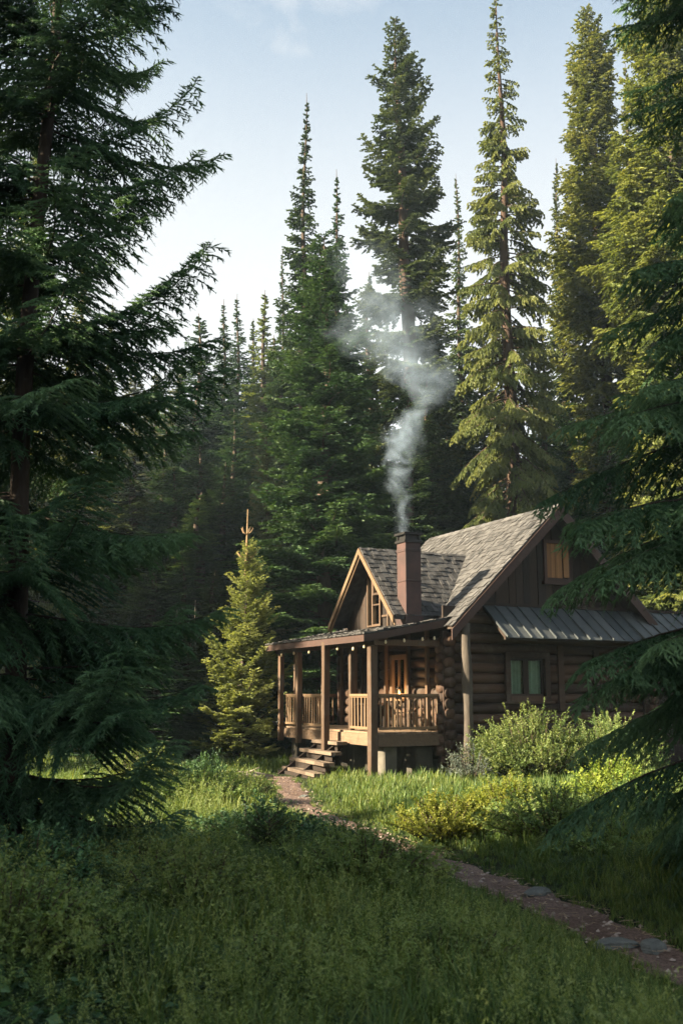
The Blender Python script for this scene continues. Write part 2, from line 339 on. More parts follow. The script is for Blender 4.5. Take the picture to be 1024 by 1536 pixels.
def ground_z(x, y):
    x = np.asarray(x, float); y = np.asarray(y, float)
    d = path_dist(x, y)
    bumpy = 0.10 * wav(x, y) * np.clip((d - 0.3) / 1.5, 0, 1)
    bumpy = bumpy + 0.36 * (0.5 + 0.5 * np.sin(0.62 * x + 0.9) * np.cos(0.55 * y - 0.8)) * np.clip((d - 0.5) / 2.2, 0, 1) * np.clip((y - 4) / 3, 0, 1) * np.clip((22 - y) / 3, 0, 1)
    bumpy = bumpy + (0.22 * np.exp(-((x - 0.5) / 1.4) ** 2 - ((y - 9.2) / 1.5) ** 2) - 0.16 * np.exp(-((x + 0.9) / 1.5) ** 2 - ((y - 12.4) / 1.0) ** 2) + 0.25 * np.exp(-((x + 1.3) / 1.3) ** 2 - ((y - 16.5) / 1.6) ** 2)) * np.clip((d - 0.45) / 1.2, 0, 1)
    lx, ly = local(x, y)
    near = np.clip(1 - np.maximum(np.maximum(-1.0 - lx, lx - 9.0), np.maximum(-1.6 - ly, ly - 7.0)) / 2.0, 0, 1)
    bumpy = bumpy * (1 - near)
    far = np.clip(y - 48, 0, None); hill = 0.14 * far ** 1.05
    side = 0.10 * np.clip(np.abs(x) - 14, 0, None)
    return bumpy + np.minimum(hill, 30) + np.minimum(side, 12)
def grid_axis():
    a = np.concatenate([np.linspace(-220, -16, 22), np.linspace(-15, 15, 101), np.linspace(16, 220, 22)])
    b = np.concatenate([np.linspace(-30, 3, 8), np.linspace(3.5, 36, 131), np.linspace(38, 90, 27), np.linspace(95, 400, 22)])
    return a, b
ga, gb = grid_axis()
GX, GY = np.meshgrid(ga, gb); GZ = ground_z(GX, GY)
nx, ny = len(ga), len(gb)
ii, jj = np.meshgrid(np.arange(nx - 1), np.arange(ny - 1))
b0 = (jj * nx + ii).ravel()
g = link('ground', np_mesh('ground', np.stack([GX, GY, GZ], -1), np.stack([b0, b0 + 1, b0 + nx + 1, b0 + nx], -1), None, M['ground'], smooth=True))
tag(g, 'dark soil and moss of the clearing and forest floor', 'ground', kind='structure')
# path: a worn strip 15 mm over the ground
rs = np.random.RandomState(3)
T2 = np.gradient(PF, axis=0); T2 /= np.linalg.norm(T2, axis=1)[:, None]; N2 = np.stack([-T2[:, 1], T2[:, 0]], 1)
nw = 9; half = 0.31 + 0.06 * np.sin(np.arange(len(PF)) * 0.7) + rs.uniform(-0.03, 0.03, len(PF))
off = np.linspace(-1, 1, nw)
PX = PF[:, None, :] + N2[:, None, :] * (half[:, None] * off[None])[..., None]
PZ = ground_z(PX[..., 0], PX[..., 1]) + 0.02 + 0.012 * rs.rand(*PX.shape[:2]) - 0.015 * (1 - np.abs(off))[None] - 0.03 * (np.abs(off) > 0.95)[None]
m_ = len(PF); ii, jj = np.meshgrid(np.arange(nw - 1), np.arange(m_ - 1)); b0 = (jj * nw + ii).ravel()
po = link('path', np_mesh('path', np.concatenate([PX, PZ[..., None]], -1), np.stack([b0, b0 + 1, b0 + nw + 1, b0 + nw], -1), None, M['path'], smooth=True))
tag(po, 'narrow reddish dirt footpath winding to the cabin steps', 'path', kind='structure')

#@@VEGETATION
# ------------------------------------------------------------------ vegetation toolkit
def unit(v): return v / np.maximum(np.linalg.norm(v, axis=-1, keepdims=True), 1e-9)
def perp(d, rs_):
    r = rs_.normal(size=d.shape); a = np.cross(d, r); return unit(a)
def dress_blades(P0, P1, wid, tint, rs_, k=2):
    """each twig as k crossed, narrow, pointed leaf-sized faces"""
    V = []; Tn = []
    d = unit(P1 - P0)
    a = perp(d, rs_)
    for i in range(k):
        n_ = a if i == 0 else np.cross(d, a)
        m_ = P0 * 0.55 + P1 * 0.45
        w_ = (wid * rs_.uniform(0.7, 1.2, len(P0)))[:, None] * n_
        V.append(np.stack([P0, m_ + w_, P1, m_ - w_], 1)); Tn.append(np.repeat(tint, 4))
    V = np.concatenate(V).reshape(-1, 3); q = np.arange(len(V)).reshape(-1, 4)
    return V, q, np.concatenate(Tn)
def dress_needles(P0, P1, tint, rs_, per_m=170, nl=0.022, nw=0.0045):
    ln = np.linalg.norm(P1 - P0, axis=1); n = np.maximum((ln * per_m).astype(int), 4)
    i = np.repeat(np.arange(len(P0)), n); f = rs_.rand(len(i))
    d = unit(P1 - P0)[i]; p = P0[i] + (P1 - P0)[i] * f[:, None]
    rad = perp(d, rs_)
    dr = unit(d * rs_.uniform(0.5, 0.9, len(i))[:, None] + rad)
    sd = np.cross(dr, d); L_ = nl * rs_.uniform(0.7, 1.2, len(i))[:, None]
    V = np.stack([p - sd * nw / 2, p + sd * nw / 2, p + dr * L_], 1).reshape(-1, 3)
    return V, np.arange(len(V)).reshape(-1, 3), np.repeat(tint[i] + rs_.uniform(-0.08, 0.08, len(i)), 3)

def conifer(seed, H, Rm, hb=0.4, per_m=9, prof=lambda t: (1 - t) ** 0.8, e0=(-0.15, 0.5), droop=0.35, up=0.2,
            sp2=0.13, len2=0.42, cap2=0.8, ang2=55, drop2=0.15, sag2=0.1, sp3=0.10, len3=0.14, ang3=50, hang3=0.1,
            mode='blades', wid=0.022, k=2, r0=0.18, bark='bark', leaf='needle_dark', lean=(0, 0), gap=0.1, zmax=None,
            per_m_needle=170, clump=0.0, rmin=0.16, s_in=0.18, leader=0.0, nl=0.022, nw=0.0045, tubes=True, jl=(0.7, 1.12)):
    rs_ = np.random.RandomState(seed)
    top = H if zmax is None else min(H, zmax)
    NB = int((H - hb) * per_m)
    tt = (np.arange(NB) + rs_.rand(NB)) / NB
    zz = hb + (H - hb - leader) * tt
    keep = (rs_.rand(NB) > gap) & (zz < top); 
    if clump:
        keep &= (np.sin(zz * 2 * pi / clump + rs_.uniform(-0.5, 0.5, NB)) > -0.15) | (tt > 0.85)
    tt, zz = tt[keep], zz[keep]; NB = len(tt)
    az = rs_.rand(NB) * 2 * pi
    L = Rm * prof(tt) * rs_.uniform(jl[0], jl[1], NB) + rmin * rs_.uniform(0.7, 1.2, NB)
    e = e0[0] + (e0[1] - e0[0]) * tt + rs_.normal(0, 0.09, NB)
    dz = droop * (1 - 0.6 * tt) * rs_.uniform(0.6, 1.4, NB); uz = up * rs_.uniform(0.5, 1.4, NB)
    wob = rs_.normal(0, 0.22, NB); btint = rs_.uniform(0.15, 0.75, NB)
    def trunk_xy(z): return np.stack([lean[0] * z + 0.05 * np.sin(z * 0.7 + seed), lean[1] * z + 0.05 * np.cos(z * 0.5 + seed)], -1)
    def P(b, s):
        a = az[b] + wob[b] * s
        r = L[b] * s * (1 - 0.06 * s)
        xy = trunk_xy(zz[b]) + np.stack([np.cos(a) * r, np.sin(a) * r], -1)
        return np.concatenate([xy, (zz[b] + L[b] * (e[b] * s - dz[b] * s ** 2 + uz[b] * s ** 3))[:, None]], 1)
    n2 = np.maximum((L * (1 - s_in) / sp2).astype(int) * 2, 4)
    b2 = np.repeat(np.arange(NB), n2); j2 = np.concatenate([np.arange(n) for n in n2])
    s2 = s_in + (1 - s_in) * (j2 + rs_.uniform(0, 1, len(j2))) / n2[b2]; s2 = np.clip(s2, 0, 0.985)
    side = np.where(j2 % 2 == 0, 1.0, -1.0)
    Pb = P(b2, s2); Tb = unit(P(b2, s2 + 0.015) - Pb)
    Z = np.array([0, 0, 1.0]); S = unit(np.cross(Tb, Z)) * side[:, None]
    l2 = np.minimum(len2 * L[b2] * (1 - 0.8 * s2), cap2) * rs_.uniform(0.6, 1.15, len(b2)) + 0.05 * np.clip(L[b2] / (0.45 * Rm), 0.2, 1)
    a2 = R(ang2) * rs_.uniform(0.75, 1.15, len(b2))
    D2 = unit(np.cos(a2)[:, None] * Tb + np.sin(a2)[:, None] * S - Z * (drop2 + rs_.normal(0, 0.10, len(b2)))[:, None])
    def Q(i, r): return Pb[i] + D2[i] * (l2[i] * r)[:, None] - Z * (sag2 * l2[i] * r ** 2)[:, None]
    n3 = np.maximum((l2 / sp3).astype(int) * 2, 2)
    i3 = np.repeat(np.arange(len(b2)), n3); j3 = np.concatenate([np.arange(n) for n in n3])
    r3 = np.clip((j3 + rs_.rand(len(j3))) / n3[i3], 0.05, 0.97)
    q = Q(i3, r3); t3 = unit(Q(i3, r3 + 0.02) - q)
    nrm = unit(np.cross(t3, np.cross(Tb[i3], t3) + 1e-4)) 
    lat = unit(np.cross(t3, Z)) * np.where(j3 % 2 == 0, 1.0, -1.0)[:, None]
    a3 = R(ang3) * rs_.uniform(0.7, 1.2, len(i3))
    d3 = unit(np.cos(a3)[:, None] * t3 + np.sin(a3)[:, None] * lat + rs_.normal(0, 0.15, (len(i3), 3)) - Z * hang3)
    l3 = len3 * (1 - 0.45 * r3) * rs_.uniform(0.6, 1.25, len(i3)) * np.clip(L[b2[i3]] / (0.45 * Rm), 0.3, 1)
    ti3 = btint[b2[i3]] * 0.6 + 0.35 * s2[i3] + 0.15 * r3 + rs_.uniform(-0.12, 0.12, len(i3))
    segs = [(q, q + d3 * l3[:, None], ti3)]
    al = np.arange(len(b2)); nc = 3
    for c in range(nc):
        f0, f1 = c / nc, (c + 1) / nc + (0.12 if c == nc - 1 else 0.05)
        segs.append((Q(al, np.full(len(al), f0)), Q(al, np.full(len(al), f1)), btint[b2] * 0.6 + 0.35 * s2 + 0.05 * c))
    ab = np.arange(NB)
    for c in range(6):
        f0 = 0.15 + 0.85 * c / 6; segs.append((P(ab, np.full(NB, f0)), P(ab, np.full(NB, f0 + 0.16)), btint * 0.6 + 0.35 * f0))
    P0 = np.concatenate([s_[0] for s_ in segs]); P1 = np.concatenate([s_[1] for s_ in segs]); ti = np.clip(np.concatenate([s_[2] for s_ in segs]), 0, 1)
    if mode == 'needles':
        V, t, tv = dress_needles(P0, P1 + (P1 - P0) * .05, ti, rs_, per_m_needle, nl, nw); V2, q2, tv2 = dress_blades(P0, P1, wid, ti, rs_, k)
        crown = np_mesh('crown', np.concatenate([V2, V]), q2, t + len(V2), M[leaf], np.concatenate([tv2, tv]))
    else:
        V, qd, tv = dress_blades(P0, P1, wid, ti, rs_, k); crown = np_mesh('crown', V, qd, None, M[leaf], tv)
    # trunk and limbs
    mb = MB(); zt = np.linspace(-0.3, H, 26)
    rt = r0 * (1 - np.clip(zt, 0, H) / H) ** 0.85 + 0.008; rt[:2] *= 1.15
    mb.tube(np.concatenate([trunk_xy(zt), zt[:, None]], 1), rt, 10, rough=0.12)
    if tubes:
        ss = np.linspace(0, 0.92, 6)
        for b in range(NB):
            pts = P(np.full(6, b), ss); rr = (0.010 + 0.012 * L[b]) * (1 - 0.85 * ss) if mode != 'needles' else (0.004 + 0.006 * L[b]) * (1 - 0.85 * ss)
            mb.tube(pts, rr, 4, caps=False)
    trunk = np_mesh('trunk', np.vstack(mb.v), np.vstack(mb.q), np.vstack(mb.t), M[bark], np.concatenate(mb.ti) , True)
    return trunk, crown

def put_tree(name, meshes, loc, label, cat, group=None, scale=(1, 1, 1), rz=0.0):
    o = empty(name, loc, rz); o.scale = scale
    link('trunk', meshes[0], o); link('crown', meshes[1], o)
    return tag(o, label, cat, group)
def spot(u, Y):
    """a point of the ground on the picture column u at distance Y"""
    p = at_depth(u, 1041, Y); return p[0], Y, float(ground_z(p[0], Y))
def tree_px(name, meshes, mH, mR, u, vtop, Y, Rm0, label, cat, group=None, rz=None):
    Rm = Rm0 * 1.22; p = at_depth(u, vtop, Y); z0 = float(ground_z(p[0], Y)); h = p[2] - z0
    return put_tree(name, meshes, (p[0], Y, z0 - 0.1), label, cat, group, (Rm / mR, Rm / mR, h / mH), rnd.uniform(0, 6.28) if rz is None else rz)

#@@TREES
# ---- tree meshes, far ones shared between trees of a kind
conic = lambda t: (1 - t) ** 0.75
spire = lambda t: np.minimum(1, 1.2 * (1 - t)) ** 1.05
column = lambda t: np.minimum(1, 3.2 * (1 - t)) ** 0.7 * (0.62 + 0.38 * np.sin(7.5 * t + 0.6) ** 2)
kinds = {
    'spire': (conifer(11, 28, 2.3, 1.0, 26, spire, (-0.30, 0.30), 0.40, 0.25, 0.12, 0.55, 0.7, 60, 0.25, 0.2, 0.12, 0.18, wid=0.042, leaf='needle_dark', r0=0.22, s_in=0.1, gap=.2, jl=(.5, 1.25), rmin=.06, leader=.5), 28, 2.3),
    'fir': (conifer(12, 24, 2.4, 0.8, 24, conic, (-0.25, 0.5), 0.38, 0.3, 0.14, 0.5, 0.95, 60, 0.2, 0.15, 0.13, 0.2, wid=0.045, leaf='needle_dark', r0=0.26, s_in=0.1, gap=.16, jl=(.55, 1.2), rmin=.08, leader=.3), 24, 2.4),
    'warm': (conifer(13, 24, 2.2, 0.8, 24, spire, (-0.30, 0.4), 0.42, 0.25, 0.14, 0.5, 0.95, 60, 0.35, 0.3, 0.13, 0.2, wid=0.045, leaf='needle_warm', r0=0.26, s_in=0.1, gap=.16, jl=(.55, 1.2), rmin=.08, leader=.3), 24, 2.2),
    'pale': (conifer(15, 24, 2.2, 0.8, 22, spire, (-0.30, 0.4), 0.42, 0.25, 0.16, 0.5, 0.95, 60, 0.35, 0.3, 0.15, 0.22, wid=0.05, leaf='needle_pale', r0=0.26, s_in=0.1, rmin=.08), 24, 2.2),  # pale needles put sun and haze into the colour of these far trees
    'mid': (conifer(14, 26, 2.0, 0.8, 24, spire, (-0.35, 0.4), 0.48, 0.2, 0.14, 0.5, 0.95, 60, 0.35, 0.3, 0.13, 0.2, wid=0.045, leaf='needle_mid', r0=0.26, s_in=0.1, gap=.16, jl=(.55, 1.2), rmin=.08, leader=.3), 26, 2.0),
}
def K(kind, *a, **k): return tree_px('conifer', *kinds[kind], *a, **k)
# the tall trees against the sky, each of its own shape
put = tree_px
dense_big = conifer(21, 19, 2.7, 0.5, 38, lambda t: (1 - t) ** 0.7, (-0.12, 0.5), 0.30, 0.32, 0.12, 0.45, 0.9, 55, 0.1, 0.08, 0.10, 0.18, wid=0.032, leaf='needle_dark', r0=0.22, s_in=0.1, clump=0.75)
put('spruce_tree', dense_big, 19, 2.7, 488, 352, 35.5, 3.35, 'broad dark green spruce with dense tiers behind the porch dormer', 'tree')
tall_ragged = conifer(22, 32, 2.3, 11, 23, lambda t: np.minimum(1, 2.4 * (1 - t)) ** 0.8 * (0.75 + 0.3 * np.sin(t * 21) ** 2), (-0.35, 0.4), 0.35, 0.45, 0.14, 0.5, 0.9, 55, 0.2, 0.15, 0.11, 0.2, wid=0.045, leaf='needle_mid', bark='bark_red', r0=0.50, gap=0.12, clump=1.5, s_in=0.12, lean=(-0.028, 0))
put('pine_tree', tall_ragged, 32, 2.2, 623, 24, 46, 2.2, 'tall ragged conifer with bare reddish trunk rising out of the smoke', 'tree', rz=0.0)
weeping = conifer(23, 30, 2.3, 4.5, 19, lambda t: np.minimum(1, 2.2 * (1 - t)) ** 0.8 * (0.42 + 0.58 * (1 - t)), (-0.45, 0.25), 0.55, 0.12, 0.13, 0.42, 0.9, 50, 0.7, 0.45, 0.10, 0.20, 45, 0.6, wid=0.038, leaf='needle_warm', bark='bark_red', r0=0.34, gap=0.12, s_in=0.25)
put('spruce_tree', weeping, 30, 2.3, 745, -10, 40, 2.2, 'very tall drooping conifer with a long visible trunk behind the roof ridge', 'tree')
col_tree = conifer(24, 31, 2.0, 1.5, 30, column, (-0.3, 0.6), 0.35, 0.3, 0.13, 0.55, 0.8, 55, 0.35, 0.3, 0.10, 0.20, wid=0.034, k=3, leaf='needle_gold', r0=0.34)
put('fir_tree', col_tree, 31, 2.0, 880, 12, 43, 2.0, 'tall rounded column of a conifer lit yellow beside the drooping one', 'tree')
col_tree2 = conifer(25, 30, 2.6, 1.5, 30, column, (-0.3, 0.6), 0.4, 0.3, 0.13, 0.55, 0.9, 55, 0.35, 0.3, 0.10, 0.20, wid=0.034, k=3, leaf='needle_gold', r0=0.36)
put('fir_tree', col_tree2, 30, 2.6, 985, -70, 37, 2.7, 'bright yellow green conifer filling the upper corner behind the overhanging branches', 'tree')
K('spire', 458, 138, 46, 2.5, 'slim dark spire of a conifer standing highest over the smoky gap', 'tree')
K('spire', 505, 252, 41, 2.2, 'slim conifer with a thin tip just behind the broad dark spruce', 'tree')
K('spire', 425, 368, 50, 1.7, 'short slim conifer top close beside the highest dark spire', 'tree')
K('mid', 684, 258, 54, 1.7, 'slender conifer between the bare trunk and the drooping giant', 'tree')
K('mid', 832, 235, 52, 1.7, 'dark conifer in the gap between drooping giant and rounded column', 'tree')
K('warm', 935, 90, 46, 2.2, 'olive conifer squeezed between the two bright columns', 'tree')
G_l = 'conifers at the far edge of the clearing'
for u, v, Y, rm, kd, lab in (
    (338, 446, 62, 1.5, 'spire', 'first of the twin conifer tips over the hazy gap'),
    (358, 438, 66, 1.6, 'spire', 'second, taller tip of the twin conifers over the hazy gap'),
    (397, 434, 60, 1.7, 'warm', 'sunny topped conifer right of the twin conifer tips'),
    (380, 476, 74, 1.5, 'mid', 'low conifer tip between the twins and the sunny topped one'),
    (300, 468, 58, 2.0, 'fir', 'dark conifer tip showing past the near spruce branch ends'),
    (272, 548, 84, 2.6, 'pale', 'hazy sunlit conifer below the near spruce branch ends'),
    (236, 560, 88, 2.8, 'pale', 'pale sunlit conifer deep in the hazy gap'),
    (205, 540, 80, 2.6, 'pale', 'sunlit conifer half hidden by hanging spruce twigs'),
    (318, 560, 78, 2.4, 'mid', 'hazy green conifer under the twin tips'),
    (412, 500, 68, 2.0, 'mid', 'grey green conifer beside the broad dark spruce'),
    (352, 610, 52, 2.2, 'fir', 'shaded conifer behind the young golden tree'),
    (300, 650, 48, 2.4, 'fir', 'dark conifer filling the hollow beyond the near spruce'),
    (250, 640, 50, 2.6, 'fir', 'dark low conifer in the hollow, seen past needle fans'),
    (205, 660, 46, 2.6, 'mid', 'dim conifer trunk and crown behind the near spruce'),
    (275, 840, 38, 2.0, 'fir', 'small dark conifer on the shaded forest edge'),
    (300, 735, 42, 2.4, 'mid', 'green conifer half way into the hollow'),
    (262, 700, 44, 2.6, 'fir', 'broad dark conifer at the back of the hollow'),
    (338, 690, 46, 2.3, 'fir', 'dark conifer rising over the golden tree tip'),
    (322, 850, 37, 1.6, 'mid', 'short green conifer close to the left flank of the golden tree'),
    (283, 945, 33, 1.3, 'mid', 'bushy green young conifer in the hollow beside the golden tree'),
    (240, 925, 31, 1.5, 'fir', 'bushy dark young conifer just past the near spruce boughs'),
    (232, 800, 34, 1.8, 'fir', 'small dark fir close behind the near spruce boughs'),
):
    K(kd, u, v, Y, rm * (2.0 if Y > 56 else 1.35), lab, 'tree', G_l)
pale = conifer(31, 12, 1.1, 0.4, 28, conic, (-0.1, 0.5), 0.25, 0.3, 0.12, 0.45, 0.5, 55, 0.1, 0.1, 0.10, 0.14, wid=0.028, leaf='needle_pale', r0=0.12)
put('fir_tree', pale, 12, 1.1, 402, 634, 41, 1.3, 'slim pale tipped conifer against the flank of the broad dark spruce', 'tree')
G_r = 'conifers crowded behind the cabin'
for u, v, Y, rm, kd, lab in (
    (560, 520, 56, 1.9, 'mid', 'dim conifer behind the upper smoke'),
    (552, 405, 50, 2.5, 'mid', 'full green conifer filling the gap behind the smoke top'),
    (655, 480, 48, 2.4, 'fir', 'dark conifer between the smoke and the drooping giant'),
    (545, 610, 48, 1.9, 'fir', 'dark conifer between broad spruce and smoke'),
    (648, 455, 62, 2.2, 'mid', 'hazy conifer right of the bare trunk'),
    (668, 560, 50, 2.0, 'fir', 'shaded conifer beside the smoke bend'),
    (640, 545, 44, 2.6, 'fir', 'dark conifer straight behind the chimney smoke'),
    (612, 560, 41, 2.3, 'fir', 'dark conifer at the foot of the bare reddish trunk'),
    (588, 640, 42, 2.0, 'fir', 'dark conifer between the dormer peak and the chimney'),
    (700, 600, 52, 2.2, 'mid', 'green conifer half covered by the drooping giant'),
    (810, 470, 50, 2.3, 'mid', 'shaded conifer under the rounded column'),
    (850, 560, 44, 2.3, 'fir', 'dark conifer above the gable end'),
    (905, 600, 41, 2.5, 'mid', 'green conifer behind the gable, under the bright columns'),
    (960, 560, 38, 2.6, 'warm', 'olive conifer glinting through the overhanging branches'),
    (1015, 640, 36, 2.4, 'mid', 'green conifer behind the awning end'),
    (722, 500, 48, 2.4, 'fir', 'dark conifer close behind the left skirt of the drooping giant'),
    (770, 640, 55, 2.2, 'fir', 'dark conifer filling behind the drooping giant'),
):
    K(kd, u, v, Y, rm, lab, 'tree', G_r)
G_b = 'conifers glimpsed through the near spruce'
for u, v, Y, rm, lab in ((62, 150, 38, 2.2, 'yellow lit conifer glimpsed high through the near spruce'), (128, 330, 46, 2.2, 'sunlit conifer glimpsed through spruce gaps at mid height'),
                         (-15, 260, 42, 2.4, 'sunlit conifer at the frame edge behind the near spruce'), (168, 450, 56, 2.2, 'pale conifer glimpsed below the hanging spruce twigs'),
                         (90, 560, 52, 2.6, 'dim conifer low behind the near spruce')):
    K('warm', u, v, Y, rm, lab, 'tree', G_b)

# ---- the young golden tree by the porch
young = conifer(41, 6.6, 1.3, 0.25, 34, lambda t: 0.22 + 0.95 * (1 - t) ** 0.75 - 0.17 * t, (0.15, 0.9), 0.15, 0.2, 0.09, 0.45, 0.45, 55, 0.05, 0.05, 0.075, 0.13, wid=0.022, k=3, leaf='needle_young', r0=0.09, s_in=0.1, gap=0.03, jl=(.6, 1.2))
yp = spot(366, 30.5)
yt = put_tree('young_spruce', young, (yp[0], yp[1], yp[2] - 0.05), 'young golden green conifer with a bare spike at its top beside the porch', 'tree')
mb = MB(); zs = np.linspace(5.6, 7.75, 8); mb.tube(np.stack([0.02 * np.sin(zs), 0 * zs, zs], 1), np.linspace(0.05, 0.012, 8), 7)
for k in range(5):
    a = k * 1.35; z_ = 6.95; mb.tube([(0.01, 0, z_), (0.13 * cos(a), 0.13 * sin(a), z_ + 0.08), (0.2 * cos(a), 0.2 * sin(a), z_ + 0.22)], [0.02, 0.015, 0.008], 5)
for k in range(6):
    a = k * 1.1 + 0.5; z_ = 6.2; mb.tube([(0.01, 0, z_), (0.2 * cos(a), 0.2 * sin(a), z_ + 0.06), (0.34 * cos(a), 0.34 * sin(a), z_ + 0.2)], [0.02, 0.015, 0.008], 5)
mb.build('leader', M['leader'], yt, True)

# ---- the two near spruces that frame the view
left = conifer(51, 15.5, 2.0, 0.3, 27, lambda t: (0.86 + 0.24 * (1 - t) ** 0.9 - 0.86 * t ** 5) * (0.80 + 0.20 * np.clip(t / 0.25, 0, 1)), (-0.16, 0.28), 0.26, 0.40, 0.075, 0.44, 0.85, 55, 0.20, 0.32, 0.062, 0.13, 48, 0.22,
               mode='needles', leaf='needle_near', bark='bark_dark', r0=0.12, gap=0.04, per_m_needle=170, s_in=0.05, zmax=12.0, nl=0.019, nw=0.0070, clump=0.95, wid=0.0110)
put_tree('spruce_tree', left, (-3.45, 10.6, -0.05), 'big near spruce with dark hanging boughs spreading in from the left', 'tree')
right = conifer(56, 13.5, 1.8, 0.4, 19, lambda t: 1.0 - 0.42 * np.clip((t - 0.3) / 0.3, 0, 1) - 0.5 * t ** 4, (-0.10, 0.15), 0.32, 0.05, 0.075, 0.42, 0.8, 55, 0.26, 0.40, 0.062, 0.13, 48, 0.3,
                mode='needles', leaf='needle_near', bark='bark_dark', r0=0.13, gap=0.05, per_m_needle=170, s_in=0.08, zmax=11.5, nl=0.019, nw=0.0070, clump=1.15, wid=0.0110)
put_tree('spruce_tree', right, (3.88, 9.3, -0.05), 'near spruce reaching drooping branches in from the right over the path', 'tree')
# two thin dead stems in the hollow and a leaning one
for (u, v0, v1, Y, r_, lab) in ((262, 915, 1060, 33, 0.03, 'thin pale dead stem in the dark hollow, the taller one'), (290, 900, 1010, 36, 0.028, 'thin pale dead stem in the dark hollow, the shorter one')):
    p = spot(u, Y); q = at_depth(u, v0, Y); mb = MB()
    zz = np.linspace(-0.1, q[2] - p[2], 8); mb.tube(np.stack([0.03 * np.sin(zz), 0.02 * zz, zz], 1), np.linspace(r_, 0.01, 8), 6)
    for k in range(5):
        z_ = 0.8 + k * 0.55; a = k * 2.2; mb.tube([(0, 0.02 * z_, z_), (0.25 * cos(a), 0.25 * sin(a), z_ + 0.1)], [0.01, 0.004], 4)
    o = mb.build('dead_stem', M['dead_wood'], None, True); o.location = p; tag(o, lab, 'tree')

# ---- forests: the far mass up the slope and an unseen wood, added at left to shade the clearing
def forest(name, pts, seed, label, leaf, R_=1.9, wid=0.10):
    proto = conifer(seed, 22, R_, 0.8, 13, conic, (-0.2, 0.4), 0.4, 0.25, 0.3, 0.5, 1.0, 55, 0.2, 0.15, 0.22, 0.26, wid=wid, leaf=leaf, r0=0.28, k=2, tubes=False)
    rs_ = np.random.RandomState(seed); Vs = []; Qs = []; Ts = []; n = 0
    me = proto[1]; nv = len(me.vertices); V = np.empty(nv * 3, np.float32); me.vertices.foreach_get('co', V); V = V.reshape(-1, 3)
    tv = np.empty(nv, np.float32); me.attributes['tint'].data.foreach_get('value', tv)
    tm = proto[0]; 
    for x, y, h, rr in pts:
        a = rs_.rand() * 6.28; s = h / 22; ca, sa = cos(a), sin(a)
        W = np.stack([(V[:, 0] * ca - V[:, 1] * sa) * rr, (V[:, 0] * sa + V[:, 1] * ca) * rr, V[:, 2] * s], 1) + np.array([x, y, float(ground_z(x, y))])
        Vs.append(W); Ts.append(np.clip(tv + rs_.uniform(-0.15, 0.15), 0, 1))
        mb = MB(); mb.tube([(x, y, float(ground_z(x, y)) - 0.2), (x, y, float(ground_z(x, y)) + h * 0.9)], [0.25, 0.03], 6)
        Vs.append(mb.v[0]); Ts.append(np.zeros(len(mb.v[0]))); n += 1
    V = np.concatenate(Vs); off = 0; Q = []; T = []
    for k in range(0, len(Vs), 2):
        Q.append(np.arange(nv).reshape(-1, 4) + off); off += nv
        m2 = len(Vs[k + 1]); Q.append(np.array([(j, (j + 1) % 6, 6 + (j + 1) % 6, 6 + j) for j in range(6)]) + off); off += m2
    return tag(link(name, np_mesh(name, V, np.concatenate(Q), None, M[leaf], np.concatenate(Ts))), label, 'forest', kind='stuff')
rs = np.random.RandomState(5)
pts = []
for k in range(120):
    y = rs.uniform(66, 135); x = rs.uniform(-0.42, 0.42) * y
    pts.append((x, y, rs.uniform(14, 21) * (0.8 if x < -10 else 1.0), rs.uniform(1.0, 1.5)))
forest('forest', pts, 61, 'far wooded slope closing the view behind the clearing', 'needle_mid', 2.0)
pts = []
rs = np.random.RandomState(8)
# gaps cut in that added wood so the low sun reaches these places
LIT = [(-3.0, 30.4, 1.5, 1.0), (-3.0, 30.4, 3.0, 1.2), (-3.0, 30.4, 5.0, 1.3), (-3.0, 30.4, 6.8, 1.0), (0.9, 24.9, 1.6, .5), (0.2, 25.6, 1.2, .5), (1.45, 14.5, .5, .9), (2.7, 15.8, .6, .9), (4.4, 16.6, .8, .5), (-3.5, 21.5, .3, 0.6), (-1.5, 18.0, .3, 0.8), (-1.0, 16.0, .3, .8), (-2.6, 19.6, .3, .9), (-.6, 21.0, .3, .6), (-2.4, 14.6, .4, .5), (4.8, 24.0, 6.6, .7)]
while len(pts) < 62:
    y = rs.uniform(-14, 40); x = -max(0.36 * max(y, 0), 5.0) - rs.uniform(6.5, 28); h = rs.uniform(14, 21)
    rr = rs.uniform(1.0, 1.5); bad = False
    for (tx, ty, tz, rad) in LIT:
        sx, sy = sun_dir[0] / math.hypot(*sun_dir[:2]), sun_dir[1] / math.hypot(*sun_dir[:2])
        al = (x - tx) * sx + (y - ty) * sy; pe = abs((x - tx) * sy - (y - ty) * sx)
        if al > 0 and pe < rad + 2.0 * rr * max(0.1, 1 - (tz + al * math.tan(SUN_EL)) / h): bad = bad or (tz + al * math.tan(SUN_EL) < h)
    if not bad: pts.append((x, y, h, rr))
pts += [(-13.0, 4.3, 18, 1.4), (-17.0, 3.2, 21, 1.6)]  # two more unseen trees, added to shade the near right spruce
forest('unseen_shade_woods', pts, 62, 'unseen conifer wood added left of the clearing to shade it', 'needle_dark', 2.0)

#@@CABIN
# ------------------------------------------------------------------ the cabin (local: x into the house, y along the porch, z up)
cab = empty('log_cabin', tuple(A0), TH)
tag(cab, 'dark log cabin with shingled roof, open porch and metal awning in the clearing', 'cabin')
XW, XE, XR, ZR, SL = 1.88, 8.45, 5.2, 7.0, 0.965      # porch-side wall, far wall, ridge x and height, roof slope
YL = 5.7; DZ = 1.13
roofz = lambda x: ZR - SL * abs(x - XR)

